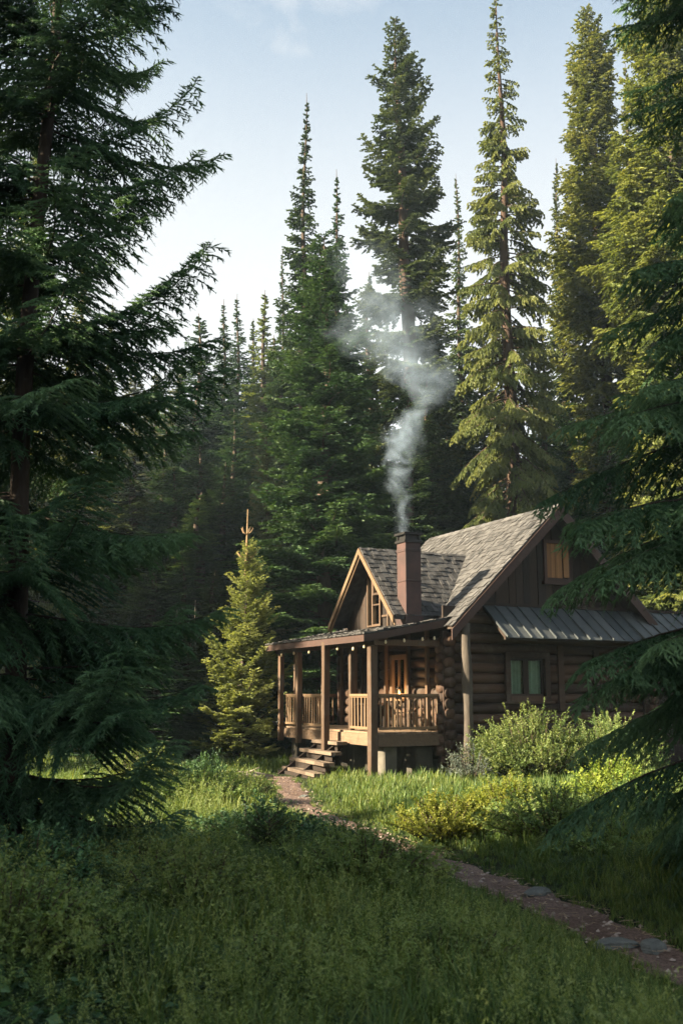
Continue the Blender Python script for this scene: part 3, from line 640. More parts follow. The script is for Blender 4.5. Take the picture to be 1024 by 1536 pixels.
# log walls, laid log by log with chinking behind
def log_wall_gable(name, y, flip):
    mb = MB(); z = 0.42; k = 0
    while z < 4.2:
        r_ = 0.128 + 0.012 * rnd.random(); x0, x1 = XW - 0.16 - rnd.uniform(0, .14), XE + 0.15 + rnd.uniform(0, .1)
        if z > 3.3: x0 = XR - (ZR - z - 0.3) / SL; x1 = min(x1, 2 * XR - x0)
        spans = [(x0, x1)]
        if not flip and 1.82 < z < 3.12: spans = [(x0, 3.62), (4.98, x1)]
        for (a, b) in spans:
            n = max(3, int((b - a) / 0.5)); xs = np.linspace(a, b, n)
            mb.tube(np.stack([xs, np.full(n, y) + 0.012 * np.sin(xs * 1.7 + k), z + 0.014 * np.sin(xs * 0.9 + 2 * k)], 1), r_ * (1 + 0.04 * np.sin(xs * 2 + k)), 12, tint=rnd.uniform(0.15, 0.95))
        z += 0.252; k += 1
    return mb.build(name, M['log'], cab, True)
log_wall_gable('log_wall', 0.0, False); 
mb = MB()
mb.box(XW, 3.62, 0.03, 0.09, 0.3, 4.25); mb.box(4.98, XE, 0.03, 0.09, 0.3, 4.25); mb.box(3.62, 4.98, 0.03, 0.09, 0.3, 1.86); mb.box(3.62, 4.98, 0.03, 0.09, 3.06, 4.25)
mb.box(XW + 0.03, XW + 0.09, 0.1, YL, 0.3, 4.0); mb.box(XE - 0.09, XE - 0.03, 0.1, YL, 0.3, 4.0); mb.box(XW + .1, XE - .1, YL - 0.09, YL - 0.03, 0.3, 4.0)
mb.box(XW + 0.1, XE - 0.1, 0.1, YL - 0.1, 0.55, 0.62)
mb.build('chinking', M['chink'], cab)
WY0, WY1 = 1.62, 2.55                                   # porch window along the wall
DY0, DY1 = 3.35, 4.35                                   # door
mb = MB(); z = 0.55; k = 0
while z < 3.4:
    spans = [(-0.26 - rnd.uniform(0, .12), YL + 0.2)]
    if 1.9 < z < 3.15: spans = [(spans[0][0], WY0 - .1), (WY1 + .1, DY0 - .1), (DY1 + .1, YL + .2)]
    elif z < 3.15 and z > 1.0: spans = [(spans[0][0], DY0 - .1), (DY1 + .1, YL + .2)]
    for (a, b) in spans:
        n = max(3, int((b - a) / 0.5)); ys = np.linspace(a, b, n)
        mb.tube(np.stack([np.full(n, XW) + 0.01 * np.sin(ys * 1.7 + k), ys, z + 0.012 * np.sin(ys + 2 * k)], 1), 0.13 * (1 + 0.04 * np.sin(ys * 2 + k)), 12, tint=rnd.uniform(0.1, 0.9))
    z += 0.252; k += 1
mb.build('log_wall', M['log_along'], cab, True)
mb = MB()
z = 0.5
while z < 3.9:
    mb.tube([(XE, -0.3, z + .12), (XE, YL + 0.3, z + .12)], 0.13, 10, tint=rnd.random()); mb.tube([(XW - 0.2, YL, z), (XE + 0.2, YL, z)], 0.13, 10, tint=rnd.random()); z += 0.252
mb.build('log_wall', M['log_along'], cab, True)
mb = MB()                                               # stone footing
for x in np.arange(XW, XE, 0.55): mb.box(x + .02, x + 0.52, -0.12, 0.2, -0.2, 0.33 + rnd.uniform(-.03, .03), rnd.random(), 0.02)
for y in np.arange(0.25, YL, 0.55): mb.box(XW - 0.08, XW + 0.2, y, y + 0.5, -0.2, 0.42, rnd.random(), 0.02)
mb.build('footing', M['stone'], cab, bevel=0.02)
# gable boards
mb = MB(); x = XW + 0.12
while x < XE - 0.1:
    wd = rnd.uniform(0.2, 0.27); x1 = min(x + wd, XE - .1)
    za, zb = roofz(x + .01) - 0.12, roofz(x1 - .01) - 0.12; z0 = 4.17; yo = rnd.uniform(-0.012, 0.012) - 0.02
    if max(za, zb) > z0 + 0.1:
        za, zb = max(za, z0 + .02), max(zb, z0 + .02)
        mb.box8([(x, yo, z0), (x1 - .012, yo, z0), (x1 - .012, 0.08, z0), (x, 0.08, z0), (x, yo, za), (x1 - .012, yo, zb), (x1 - .012, 0.08, zb), (x, 0.08, za)], rnd.random())
    x = x1
mb.build('gable_wall', M['board_dark'], cab)
mb = MB()
xs = [XW + .2, XR, XE - .2]
for (y0, y1) in ((0.085, 0.12), (YL - .05, YL + .02)):
    mb.add([(XW + .05, y0, 3.9), (XE - .05, y0, 3.9), (XE - .05, y0, roofz(XE) - .1), (XR, y0, ZR - .15), (XW + .05, y0, roofz(XW) - .1),
            (XW + .05, y1, 3.9), (XE - .05, y1, 3.9), (XE - .05, y1, roofz(XE) - .1), (XR, y1, ZR - .15), (XW + .05, y1, roofz(XW) - .1)],
           [(0, 1, 2, 4), (5, 9, 7, 6)], [(2, 3, 4), (9, 8, 7)])
mb.build('gable_backing', M['dark_inside'], cab)

# roof: shingles laid row on row over boards
def shingle_field(mb, O, U, V, lu, lv, nrm, expo=0.185, skip=None, wmin=0.10, wmax=0.21, base=0.5):
    """O upper corner, U unit along the ridge, V unit down the slope"""
    O, U, V, nrm = [np.asarray(k, float) for k in (O, U, V, nrm)]
    rows = int(lv / expo) + 1
    for r_ in range(rows):
        v0 = lv - r_ * expo; v1 = v0 - expo * 1.7; 
        if v0 < 0.02: break
        v1 = max(v1, -0.02)
        u = -rnd.uniform(0, 0.12); rt = rnd.uniform(-.08, .08)
        while u < lu:
            wd = rnd.uniform(wmin, wmax); a, b = max(u, 0), min(u + wd - 0.008, lu)
            if b - a > 0.03 and not (skip and skip(a, v0)):
                j = rnd.uniform(-0.018, 0.018); th = rnd.uniform(0.022, 0.042); lift = rnd.uniform(0.0, 0.018)
                p = O + U * a + V * (v0 + j) + nrm * (0.012 + lift)
                d = -V * (v0 - v1) - nrm * (0.012 + lift)
                mb.obox(p, U * (b - a), d, nrm * th, min(max(base + rt + rnd.gauss(0, 0.17), 0), 1))
            u += wd
cs = math.sqrt(1 + SL * SL); Vd = np.array([-1, 0, -SL]) / cs; Nd = np.array([-SL, 0, 1]) / cs
Y0R, Y1R = -0.62, 6.15
xk = 2.0                                                 # where the main slope bends into the porch roof
porch_z0 = 3.44; xe = -0.5
pk = (roofz(xk) - porch_z0) / (xk - xe)
mb = MB()
lv_main = (XR - xk) * cs
dorm_apex_y, dorm_z = 2.2, 5.9
def under_dormer(a, v):                                  # no shingles where the dormer sits
    y = Y0R + a; z = ZR - SL / cs * v; return abs(y - dorm_apex_y) < (dorm_z - z) / 1.04 - 0.25
shingle_field(mb, (XR, Y0R, ZR), (0, 1, 0), Vd, Y1R - Y0R, lv_main, Nd, skip=under_dormer)
# foot of the main slope that overhangs the gable
cp_ = math.sqrt(1 + pk * pk); Vp = np.array([-1, 0, -pk]) / cp_; Np = np.array([-pk, 0, 1]) / cp_
YP0, YP1 = -0.22, 6.2
# the bend, then the flat porch roof
shingle_field(mb, (xk + 0.05, YP0, roofz(xk) + 0.012), (0, 1, 0), Vp, YP1 - YP0, (xk + .05 - xe) * cp_, Np, base=0.38)
shingle_field(mb, (xk + 0.02, Y0R, roofz(xk + .02)), (0, 1, 0), Vd, YP0 - Y0R - 0.02, 0.36, Nd)
# far slope
Ve = np.array([1, 0, -SL]) / cs; Ne = np.array([SL, 0, 1]) / cs
shingle_field(mb, (XR, Y1R, ZR), (0, -1, 0), Ve, Y1R - Y0R, (8.75 - XR) * cs, Ne)
n_ = int((Y1R - Y0R) / 0.3)
for k in range(n_):                                      # ridge caps
    y = Y0R + k * 0.3
    for s_, NN, VV in ((-1, Nd, Vd), (1, Ne, Ve)):
        mb.obox((XR, y, ZR + 0.03), (0, 0.36, 0.012), VV * 0.16, NN * 0.02, rnd.random())
roof = mb.build('roof', M['shingle'], cab)
mb = MB()                                                # roof boards under the shingles
def slab(x0, z0, x1, z1, y0, y1, th): mb.box8([(x0, y0, z0 - th), (x1, y0, z1 - th), (x1, y1, z1 - th), (x0, y1, z0 - th), (x0, y0, z0), (x1, y0, z1), (x1, y1, z1), (x0, y1, z0)])
slab(1.80, roofz(1.80), XR - .01, ZR - .01, Y0R + 0.03, Y1R - 0.03, 0.09); slab(XR + .01, ZR - .01, 8.7, roofz(8.7), Y0R + 0.03, Y1R - .03, 0.09)
slab(xe + 0.03, porch_z0, xk, roofz(xk) - 0.015, YP0 + 0.03, YP1 - 0.03, 0.055)
for k in range(9):                                       # rafters under the porch roof
    y = YP0 + 0.12 + k * (YP1 - YP0 - .24) / 8
    mb.bar((xe + 0.1, y, porch_z0 - 0.115), (xk - 0.1, y, roofz(xk) - 0.14), 0.07, 0.11)
mb.build('roof_boards', M['roof_under'], roof)
mb = MB()                                                # rake boards at the gable and far end, eave board of the porch
for yy in (Y0R - 0.03, Y1R):
    for x0 in (1.72, 8.74):
        mb = MB(); a = np.array([x0, yy, roofz(x0) - 0.03]); b = np.array([XR, yy, ZR - 0.03]); d = b - a
        s_ = 1 if x0 < XR else -1
        mb.box8([a + (0, 0, -.27), b + (0, 0, -.30), b + (0, .04, -.30), a + (0, .04, -.27), a, b + (0, 0, .03), b + (0, .04, .03), a + (0, .04, 0)][::1], 0.5)
        mb.build('rake_board', M['rake'], roof)
mb = MB()
mb.box(xe + 0.0, xe + 0.035, YP0, YP1, porch_z0 - 0.16, porch_z0 + 0.0)
mb.box8([(xe + .04, YP0, porch_z0 - .16), (1.78, YP0, porch_z0 + pk * (1.78 - xe) - .18), (1.78, YP0 + .04, porch_z0 + pk * (1.78 - xe) - .18), (xe + .04, YP0 + .04, porch_z0 - .16),
         (xe + .04, YP0, porch_z0), (1.78, YP0, porch_z0 + pk * (1.78 - xe)), (1.78, YP0 + .04, porch_z0 + pk * (1.78 - xe)), (xe + .04, YP0 + .04, porch_z0)])
mb.build('eave_board', M['rake'], roof)

# dormer over the porch
dor = empty('dormer', (0, 0, 0), 0, cab)
dx0, dsl, dhw = 0.62, 1.04, 1.86
dc = math.sqrt(1 + dsl * dsl)
for s_ in (-1, 1):
    mb = MB(); Vv = np.array([0, s_, -dsl]) / dc; Nn = np.array([0, s_ * dsl, 1]) / dc
    if s_ < 0: shingle_field(mb, (dx0, dorm_apex_y, dorm_z), (1, 0, 0), Vv, 3.4, dhw * dc, Nn, skip=lambda a, v: roofz(dx0 + a) > dorm_z - v * dsl / dc + 0.25, base=0.42)
    else: shingle_field(mb, (dx0 + 3.4, dorm_apex_y, dorm_z), (-1, 0, 0), Vv, 3.4, dhw * dc, Nn, skip=lambda a, v: roofz(dx0 + 3.4 - a) > dorm_z - v * dsl / dc + 0.25)
    y1 = dorm_apex_y + s_ * dhw; z1 = dorm_z - dhw * dsl
    ends = [(dx0 + .04, dorm_apex_y, dorm_z), (4.0, dorm_apex_y, dorm_z), (4.0 - 1.9, y1, z1), (dx0 + .04, y1, z1)]
    V8 = [(a, b, c - .08) for a, b, c in ends] + [(a, b, c - .004) for a, b, c in ends]
    mb.box8(V8 if s_ < 0 else [V8[k] for k in (3, 2, 1, 0, 7, 6, 5, 4)], 0.1)
    mb.build('dormer_roof', M['shingle'], dor)
mb = MB()
for s_ in (-1, 1):                                       # golden bargeboards, doubled
    for (xo, dzz, hgt) in ((dx0 - 0.035, 0.02, 0.17), (dx0 + 0.02, -0.12, 0.10)):
        a = np.array([xo, dorm_apex_y + s_ * (dhw + .03), dorm_z - (dhw + .03) * dsl + dzz]); b = np.array([xo, dorm_apex_y, dorm_z + dzz])
        e_ = np.array([0.035, 0, 0]); h_ = np.array([0, 0, -hgt])
        mb.box8([a + h_, a + h_ + e_, b + h_ + e_, b + h_, a, a + e_, b + e_, b], 0.6)
mb.build('bargeboard', M['trim_gold'], dor)
mb = MB(); yw = dorm_apex_y - dhw + .18; xw_ = 1.12      # dormer face of dark boards, set back under the bargeboards
while yw < dorm_apex_y + dhw - .2:
    y1 = yw + 0.19
    if not (1.84 < yw + .1 < 2.62):
        zf = lambda y: dorm_z - abs(y - dorm_apex_y) * dsl - 0.1
        z0 = 3.78; za, zb = max(zf(yw), z0 + .02), max(zf(y1 - .01), z0 + .02); xo = xw_ + rnd.uniform(-.01, .01)
        mb.box8([(xo, y1 - .01, z0), (xo, yw, z0), (xw_ + .06, yw, z0), (xw_ + .06, y1 - .01, z0), (xo, y1 - .01, zb), (xo, yw, za), (xw_ + .06, yw, za), (xw_ + .06, y1 - .01, zb)], rnd.random())
    yw = y1
mb.box(xw_ + .062, xw_ + .10, dorm_apex_y - 1.6, dorm_apex_y + 1.6, 3.8, 4.1); mb.box(xw_ + .062, xw_ + .1, dorm_apex_y - 1.0, dorm_apex_y + 1.0, 4.1, 4.7)
mb.build('dormer_wall', M['board_dark'], dor)
dw = empty('dormer_window', (0, 0, 0), 0, dor)
def window_frame(mb, axis, c, a0, a1, z0, z1, fw, dep, mull=1, trans=()):
    """rectangular frame with mullions; axis 'y': lies in a plane y=c and runs along x; axis 'x' the other way"""
    def B(p0, p1, q0, q1, d0=0.0):
        if axis == 'y': mb.box(p0, p1, c - dep + d0, c + d0, q0, q1, rnd.random())
        else: mb.box(c - dep + d0, c + d0, p0, p1, q0, q1, rnd.random())
    B(a0, a0 + fw, z0, z1); B(a1 - fw, a1, z0, z1); B(a0 + fw, a1 - fw, z0, z0 + fw); B(a0 + fw, a1 - fw, z1 - fw, z1)
    for k in range(mull):
        m_ = a0 + (a1 - a0) * (k + 1) / (mull + 1); B(m_ - fw * .4, m_ + fw * .4, z0 + fw, z1 - fw, 0.004)
    for zt in trans: B(a0 + fw, a1 - fw, zt - fw * .3, zt + fw * .3, 0.008)
mb = MB(); window_frame(mb, 'x', xw_ + 0.02, 1.82, 2.30, 3.82, 4.72, 0.06, 0.1, 0, (4.4,)); window_frame(mb, 'x', xw_ + 0.02, 2.32, 2.64, 3.82, 5.25, 0.05, 0.07, 0)
mb.box(xw_ - .06, xw_ + .03, 1.80, 1.86, 4.72, 5.35); mb.box(xw_ - .06, xw_ + .03, 2.24, 2.30, 4.72, 5.5); mb.box(xw_ - .05, xw_ + .03, 1.45, 1.50, 3.8, 4.5); mb.box(xw_ - .05, xw_ + .03, 1.5, 1.8, 4.05, 4.1)
mb.build('frame', M['post'], dor)
mb = MB(); mb.box(xw_ + .03, xw_ + .036, 1.86, 2.26, 3.86, 5.3); mb.box(xw_ + .03, xw_ + .036, 2.36, 2.6, 3.86, 5.2); mb.build('pane', M['glass'], dor)
mb = MB(); mb.box(xw_ + .3, xw_ + .31, 1.2, 3.2, 3.8, 5.2); mb.build('dark_interior', M['dark_inside'], dor)
bpy.data.objects.remove(dw)
# chimney
ch = MB(); cx0, cx1, cy0, cy1 = 0.98, 1.43, 0.32, 0.77
ch.box(cx0, cx1, cy0, cy1, 3.6, 5.86, 0.5)
ch.box(cx0 - .012, cx1 + .012, cy0 - .012, cy1 + .012, 4.85, 4.90, 0.3); ch.box(cx0 - .012, cx1 + .012, cy0 - .012, cy1 + .012, 5.62, 5.70, 0.3)
ch.box(cx0 - .03, cx1 + .03, cy0 - .03, cy1 + .03, 3.75, 3.98, 0.2)
cho = ch.build('chimney', M['chimney'], cab, bevel=0.008)
mb = MB(); mb.box(cx0 - .035, cx1 + .035, cy0 - .035, cy1 + .035, 5.862, 5.93)
for a in (cx0, cx1 - .06):
    for b in (cy0, cy1 - .06): mb.box(a, a + .06, b, b + .06, 5.93, 6.06)
mb.box(cx0 + .03, cx1 - .03, cy0 + .03, cy1 - .03, 5.93, 6.03); mb.box(cx0 - .05, cx1 + .05, cy0 - .05, cy1 + .05, 6.06, 6.12)
mb.build('chimney_cap', M['iron'], cho)
# metal awning over the gable window, on to the lean-to
AX0, AX1 = 2.95, 11.6
mb = MB(); x = AX0; rise = 4.30 - 3.40; run = 1.22
while x < AX1:
    x1 = min(x + rnd.uniform(0.34, 0.40), AX1); jz = rnd.uniform(-.008, .008); jy = rnd.uniform(-.05, .03); tn = rnd.random()
    mb.box8([(x, -run + jy, 3.40 + jz), (x1, -run + jy, 3.40 + jz), (x1, -0.155, 4.27 + jz), (x, -0.155, 4.27 + jz), (x, -run + jy, 3.412 + jz), (x1, -run + jy, 3.412 + jz), (x1, -.155, 4.282 + jz), (x, -.155, 4.282 + jz)], tn)
    mb.bar((x, -run + jy - .005, 3.425 + jz), (x, -.15, 4.295 + jz), 0.035, 0.05, tint=tn * .5)
    x = x1
aw = mb.build('metal_awning', M['metal'], cab)
mb = MB(); mb.box(AX0 + .05, AX1, -0.19, -0.14, 4.29, 4.36); mb.bar((AX0, -run + .12, 3.41), (AX1, -run + .12, 3.41), 0.08, 0.1)
for x in np.arange(AX0 + .06, AX1, 1.3): mb.bar((x, -run + .1, 3.40), (x, -.16, 4.21), 0.06, 0.1); 
mb.build('awning_frame', M['board_dark'], aw)
mb = MB()                                                # lean-to beyond the gable end
mb.box(8.75, 11.5, 0.35, 0.42, 0.2, 4.2, 0.3); mb.box(11.42, 11.5, 0.42, 4.5, 0.2, 4.2); mb.box8([(8.7, 0.3, 4.24), (11.6, 0.3, 4.24), (11.6, 4.6, 4.7), (8.7, 4.6, 4.7), (8.7, 0.3, 4.3), (11.6, 0.3, 4.3), (11.6, 4.6, 4.76), (8.7, 4.6, 4.76)])
for x in (8.9, 10.2, 11.4): mb.box(x - .07, x + .07, -1.12, -.98, -0.1, 3.36, 0.8)
mb.box(8.75, 11.5, -0.15, 4.5, 0.05, 0.2)
mb.build('lean_to', M['board_dark'], cab)
# gable window with curtains
wn = empty('window', (0, 0, 0), 0, cab)
mb = MB(); window_frame(mb, 'y', -0.10, 3.60, 5.00, 1.84, 3.10, 0.15, 0.10, 0); mb.box(3.52, 5.08, -0.26, -0.10, 1.80, 1.86)
mb.build('frame', M['log'], wn, bevel=0.006)
mb = MB(); window_frame(mb, 'y', -0.02, 3.75, 4.85, 1.99, 2.95, 0.055, 0.06, 0); mb.box(4.22, 4.38, -.085, -.02, 2.045, 2.895); mb.build('sash', M['board_dark'], wn)
mb = MB(); mb.box(3.80, 4.22, -0.055, -0.050, 2.04, 2.90); mb.box(4.38, 4.80, -0.055, -0.05, 2.04, 2.90); mb.build('pane', M['glass'], wn)
for a, b in ((3.72, 4.24), (4.36, 4.84)):
    mb = MB(); xs = np.linspace(a, b, 40); ys = 0.05 + 0.05 * np.sin(xs * 48 + 1.2 * np.sin(xs * 17))
    V = np.concatenate([np.stack([xs, ys, np.full(40, 1.9)], 1), np.stack([xs, ys * .9, np.full(40, 3.0)], 1)])
    mb.add(V, [(i, i + 1, 40 + i + 1, 40 + i) for i in range(39)]); mb.build('curtain', M['curtain'], wn, True)
# uprights on the gable wall
for x, z0, z1 in ((5.36, 1.6, 3.3), (6.55, 1.5, 3.2), (8.25, 0.5, 4.1)): mb = MB(); mb.box(x - .09, x + .09, -0.2, -0.13, z0, z1, rnd.random()); mb.build('wall_upright', M['log'], cab)
mb = MB(); mb.box(XW - .14, XW - .02, -0.17, -0.05, 0.4, 3.6, 0.3)
mb.build('wall_upright', M['log'], cab)
# vent shutter high in the gable
vs = MB(); window_frame(vs, 'y', -0.045, 5.00, 5.86, 5.02, 6.14, 0.09, 0.07, 0); vs.box(4.96, 5.9, -.15, -.04, 4.93, 5.02)
vso = vs.build('gable_hatch', M['rake'], cab)
mb = MB(); x = 5.09
while x < 5.6: mb.box(x, x + 0.055, -0.075 + rnd.uniform(0, .01), -0.046, 5.11, 6.05, rnd.random()); x += 0.06
mb.build('hatch_door', M['shutter'], vso)
mb = MB(); mb.obox((5.63, -0.115, 5.13), (0.13, -.07, 0), (0.006, .02, 0), (0, 0, .9), .7); mb.build('hatch_leaf', M['shutter'], vso)

# porch: deck, fascia, piers, posts, rails, steps
mb = MB(); y = 0.02; 
x = 0.0
while x < XW - 0.14:
    x1 = min(x + rnd.uniform(.13, .16), XW - .14); mb.box(x + .004, x1 - .004, -0.02 - rnd.uniform(0, .02), 5.95 + rnd.uniform(-.02, .03), DZ - 0.045, DZ + rnd.uniform(-.004, .006), rnd.random()); x = x1
dk = mb.build('porch_deck', M['deck'], cab)
mb = MB(); mb.box(-0.055, -0.005, -0.03, 2.2, 0.80, DZ - 0.05, 0.75, .006); mb.box(-0.05, 0.0, 2.21, 5.96, 0.82, DZ - 0.05, .45, .006)
mb.box(-0.05, XW, -0.085, -0.032, 0.80, DZ - 0.05, 0.25, .004); mb.box(0.0, XW - .1, 5.9, 5.95, .82, DZ - .05, .4)
for y in np.arange(0.5, 5.9, 0.6): mb.box(0.02, XW - .15, y, y + .06, .88, DZ - .047, .2)
mb.build('fascia', M['fascia'], dk)
mb = MB()
for (x, y, a, b) in ((0.22, 0.16, .36, .36), (1.15, .2, .5, .5), (0.2, 1.75, .34, .34), (0.2, 3.9, .34, .34), (.2, 5.4, .34, .34), (1.35, 3, .34, .34), (1.35, 5.2, .34, .34)):
    mb.box(x, x + a, y, y + b, -0.3, 0.80, rnd.random(), 0.025)
mb.box(1.5, 1.7, 0.7, 5.6, -.2, .8, .2, .02)
mb.build('pier', M['stone'], cab, bevel=0.03)
def post(x, y, z0, z1, wd, mat='post', lean=0.0):
    mb = MB(); n = 7; zs = np.linspace(z0, z1, n)
    for i in range(n - 1):
        pass
    c = []; 
    V = []
    for z in zs:
        j = [rnd.uniform(-.006, .006) for _ in range(8)]; dx = lean * (z - z0)
        V += [(x - wd / 2 + j[0] + dx, y - wd / 2 + j[1], z), (x + wd / 2 + j[2] + dx, y - wd / 2 + j[3], z), (x + wd / 2 + j[4] + dx, y + wd / 2 + j[5], z), (x - wd / 2 + j[6] + dx, y + wd / 2 + j[7], z)]
    q = [(i * 4 + k, i * 4 + (k + 1) % 4, (i + 1) * 4 + (k + 1) % 4, (i + 1) * 4 + k) for i in range(n - 1) for k in range(4)] + [(3, 2, 1, 0), tuple((n - 1) * 4 + k for k in range(4))]
    mb.add(V, q, tint=rnd.uniform(.3, .8)); return mb.build('porch_post', M[mat], cab, bevel=0.012)
zt = porch_z0 - 0.12
post(-0.16, 0.0, -0.15, zt - .12, 0.19); post(0.06, 1.56, DZ + .01, zt - .1, 0.13); post(-0.42, 2.1, -0.15, porch_z0 - .065, 0.17)
post(-0.13, 4.49, 0.70, zt - .12, 0.15); post(-0.13, 5.78, 0.72, zt - .12, 0.14); post(0.35, 5.85, DZ + .01, zt + .03, 0.09); post(1.25, 5.85, DZ + .01, zt + .2, 0.09)
for y in (0.55, 1.5, 2.75, 4.6, 5.5):
    mb = MB(); mb.box(XW - .22, XW - .13, y - .05, y + .05, DZ + .01, 3.66, rnd.random()); mb.build('wall_stud', M['post'], cab, bevel=.006)
mb = MB(); mb.bar((-0.13, YP0 + 0.06, zt - .035), (-0.13, YP1 - .1, zt - .035), 0.12, 0.15); mb.bar((-0.05, -0.02, zt - .035), (1.7, -.02, zt - .035), 0.1, 0.14); mb.build('eave_beam', M['post'], cab)
# the bark-covered corner post
mb = MB(); zs = np.linspace(-0.15, roofz(2.2) - 0.33, 16); rr = 0.135 - 0.006 * zs + 0.012 * np.sin(zs * 3.1)
mb.tube(np.stack([2.2 + 0.015 * np.sin(zs * 1.3), -0.52 + 0.015 * np.cos(zs), zs], 1), rr, 16, rough=0.16); mb.build('log_post', M['bark_grey'], cab, True)
def railing(p, q, n, top=2.045):
    p, q = np.array(p, float), np.array(q, float); mb = MB()
    mb.bar((*p, top - .03), (*q, top - .03), 0.085, 0.055, tint=.6); mb.bar((*p, top - .075), (*q, top - .075), 0.04, 0.035, tint=.4)
    ro = empty('railing', (0, 0, 0), 0, cab); mb.build('top_rail', M['rail'], ro)
    mb = MB(); mb.bar((*p, DZ + .09), (*q, DZ + .09), 0.05, 0.06, tint=.5); mb.build('bottom_rail', M['rail'], ro)
    for k in range(n):
        f = (k + .5) / n + rnd.uniform(-.1, .1) / n; c = p + (q - p) * f; mb = MB()
        t_ = rnd.uniform(-.012, .012)
        mb.bar((c[0], c[1], DZ + .121), (c[0] + t_, c[1] + t_, top - .094), 0.032, 0.032, up=(1, .3, 0), tint=rnd.random()); mb.build('baluster', M['rail'], ro)
railing((0.03, 0.03), (XW - .16, 0.03), 15)
railing((0.0, 0.12), (0.0, 1.48), 8); railing((0.0, 3.15), (0.0, 4.40), 8); railing((0.0, 4.58), (0.0, 5.72), 7)
railing((0.08, 5.9), (1.7, 5.9), 10)
st = empty('porch_steps', (0, 0, 0), 0, cab)
for k, (t_, z_, y0, y1, rot) in enumerate(((-0.26, 0.86, 1.45, 3.05, .02), (-0.56, 0.63, 1.15, 3.3, .04), (-0.90, 0.40, .85, 3.45, .08), (-1.22, 0.17, .7, 3.5, .12))):
    mb = MB()
    for (a, b) in ((-.15, -.01), (.0, .14)):
        n = 5; ys = np.linspace(y0, y1, n); 
        for i in range(n - 1):
            dx0_, dx1_ = [rot * (y - y0) for y in (ys[i], ys[i + 1])]
            mb.box8([(t_ + a + dx0_, ys[i], z_ - .08), (t_ + b + dx0_, ys[i], z_ - .08), (t_ + b + dx1_, ys[i + 1], z_ - .08), (t_ + a + dx1_, ys[i + 1], z_ - .08),
                     (t_ + a + dx0_, ys[i], z_), (t_ + b + dx0_, ys[i], z_), (t_ + b + dx1_, ys[i + 1], z_ + .003), (t_ + a + dx1_, ys[i + 1], z_ + .003)], rnd.random())
    mb.build('tread', M['step'], st)
    mb = MB(); mb.box(t_ - .02 + .5 * rot, t_ + .01 + .5 * rot, y0 + .25, y1 - .1, max(z_ - .24, -.1), z_ - .085, .2); mb.build('riser', M['board_dark'], st)
for y in (1.9, 3.0):
    mb = MB(); mb.bar((-0.08, y, 0.78), (-1.30, y, -0.08), 0.07, 0.2, up=(0, 0, 1)); mb.build('stringer', M['board_dark'], st)
# porch window and door
pw = empty('porch_window', (0, 0, 0), 0, cab)
mb = MB(); window_frame(mb, 'x', XW - .08, WY0, WY1, 1.92, 3.08, 0.13, 0.09, 0); mb.box(XW - .24, XW - .17, WY0 - .06, WY1 + .06, 1.86, 1.92); mb.box(XW - .15, XW - .1, (WY0 + WY1) / 2 - .03, (WY0 + WY1) / 2 + .03, 2.05, 2.95); mb.build('frame', M['trim_gold'], pw)
mb = MB(); mb.box(XW - .06, XW - .055, WY0 + .1, WY1 - .1, 2.0, 3.0); mb.build('pane', M['glass'], pw)
mb = MB(); mb.box(XW + .4, XW + .41, WY0 - .5, WY1 + .5, 1.5, 3.4); mb.build('dark_interior', M['dark_inside'], pw)
dr = MB(); window_frame(dr, 'x', XW - .08, DY0, DY1, DZ + .0, 3.2, 0.11, 0.08, 0); dr.box(XW - .05, XW, DY0 + .11, DY1 - .11, DZ + .11, 3.08, .3)
dro = dr.build('door', M['board_dark'], cab); mb = MB(); mb.lathe([(0.0, 0), (.03, .005), (.03, .03), (0, .04)], (0, 0, 0), 10); o = mb.build('handle', M['iron'], dro); o.location = (XW - .06, DY0 + .2, 2.1); o.rotation_euler = (0, R(-90), 0)

def cab_pt(x, y, z): return tuple(A0 + GV * x + LV * y + np.array([0, 0, z]))
# things on the porch
def world_thing(name, x, y, z, label, cat, rz=0.0):
    return tag(empty(name, cab_pt(x, y, z), TH + rz), label, cat)
t = world_thing('porch_chair', 1.15, 0.75, DZ + .007, 'wooden slatted chair standing behind the porch end railing', 'chair', 0.7)
for sx in (-.2, .2):
    for sy in (-.2, .2):
        mb = MB(); mb.bar((sx, sy, 0), (sx * .95, sy * .95, .43 if sy < 0 else .9), .04, .04, up=(1, .2, 0)); mb.build('leg', M['rail'], t)
mb = MB(); [mb.box(-.23, .23, -.23 + k * .095, -.15 + k * .095, .43, .455, rnd.random()) for k in range(5)]; mb.build('seat', M['rail'], t)
mb = MB(); [mb.box(-.21, .21, .2, .222, .52 + k * .13, .6 + k * .13, rnd.random()) for k in range(3)]; mb.build('backrest', M['rail'], t)
t = world_thing('porch_table', 1.25, 2.9, DZ + .007, 'dark low table on the porch behind the step opening', 'table', 0.0)
for sx in (-.3, .3):
    for sy in (-.35, .35): mb = MB(); mb.bar((sx, sy, 0), (sx, sy, .62), .06, .06, up=(1, .2, 0)); mb.build('leg', M['board_dark'], t)
mb = MB(); [mb.box(-.38 + k * .152, -.238 + k * .152, -.45, .45, .62, .655, rnd.random()) for k in range(5)]; mb.build('table_top', M['board_dark'], t)
t = world_thing('lantern', XW - .2, 1.98, 1.922, 'small lit lantern glowing orange on the porch window sill', 'lantern')
mb = MB(); mb.box(-.055, .055, -.055, .055, 0, .03); mb.box(-.055, .055, -.055, .055, .25, .27); mb.box(-.03, .03, -.03, .03, .27, .31)
for a in (-.05, .05):
    for b in (-.05, .05): mb.box(a - .006, a + .006, b - .006, b + .006, .03, .25)
mb.build('frame', M['iron'], t); mb = MB(); mb.lathe([(0.0, .035), (.03, .06), (.036, .11), (.02, .18), (0, .22)], n=10); mb.build('flame', M['flame'], t)
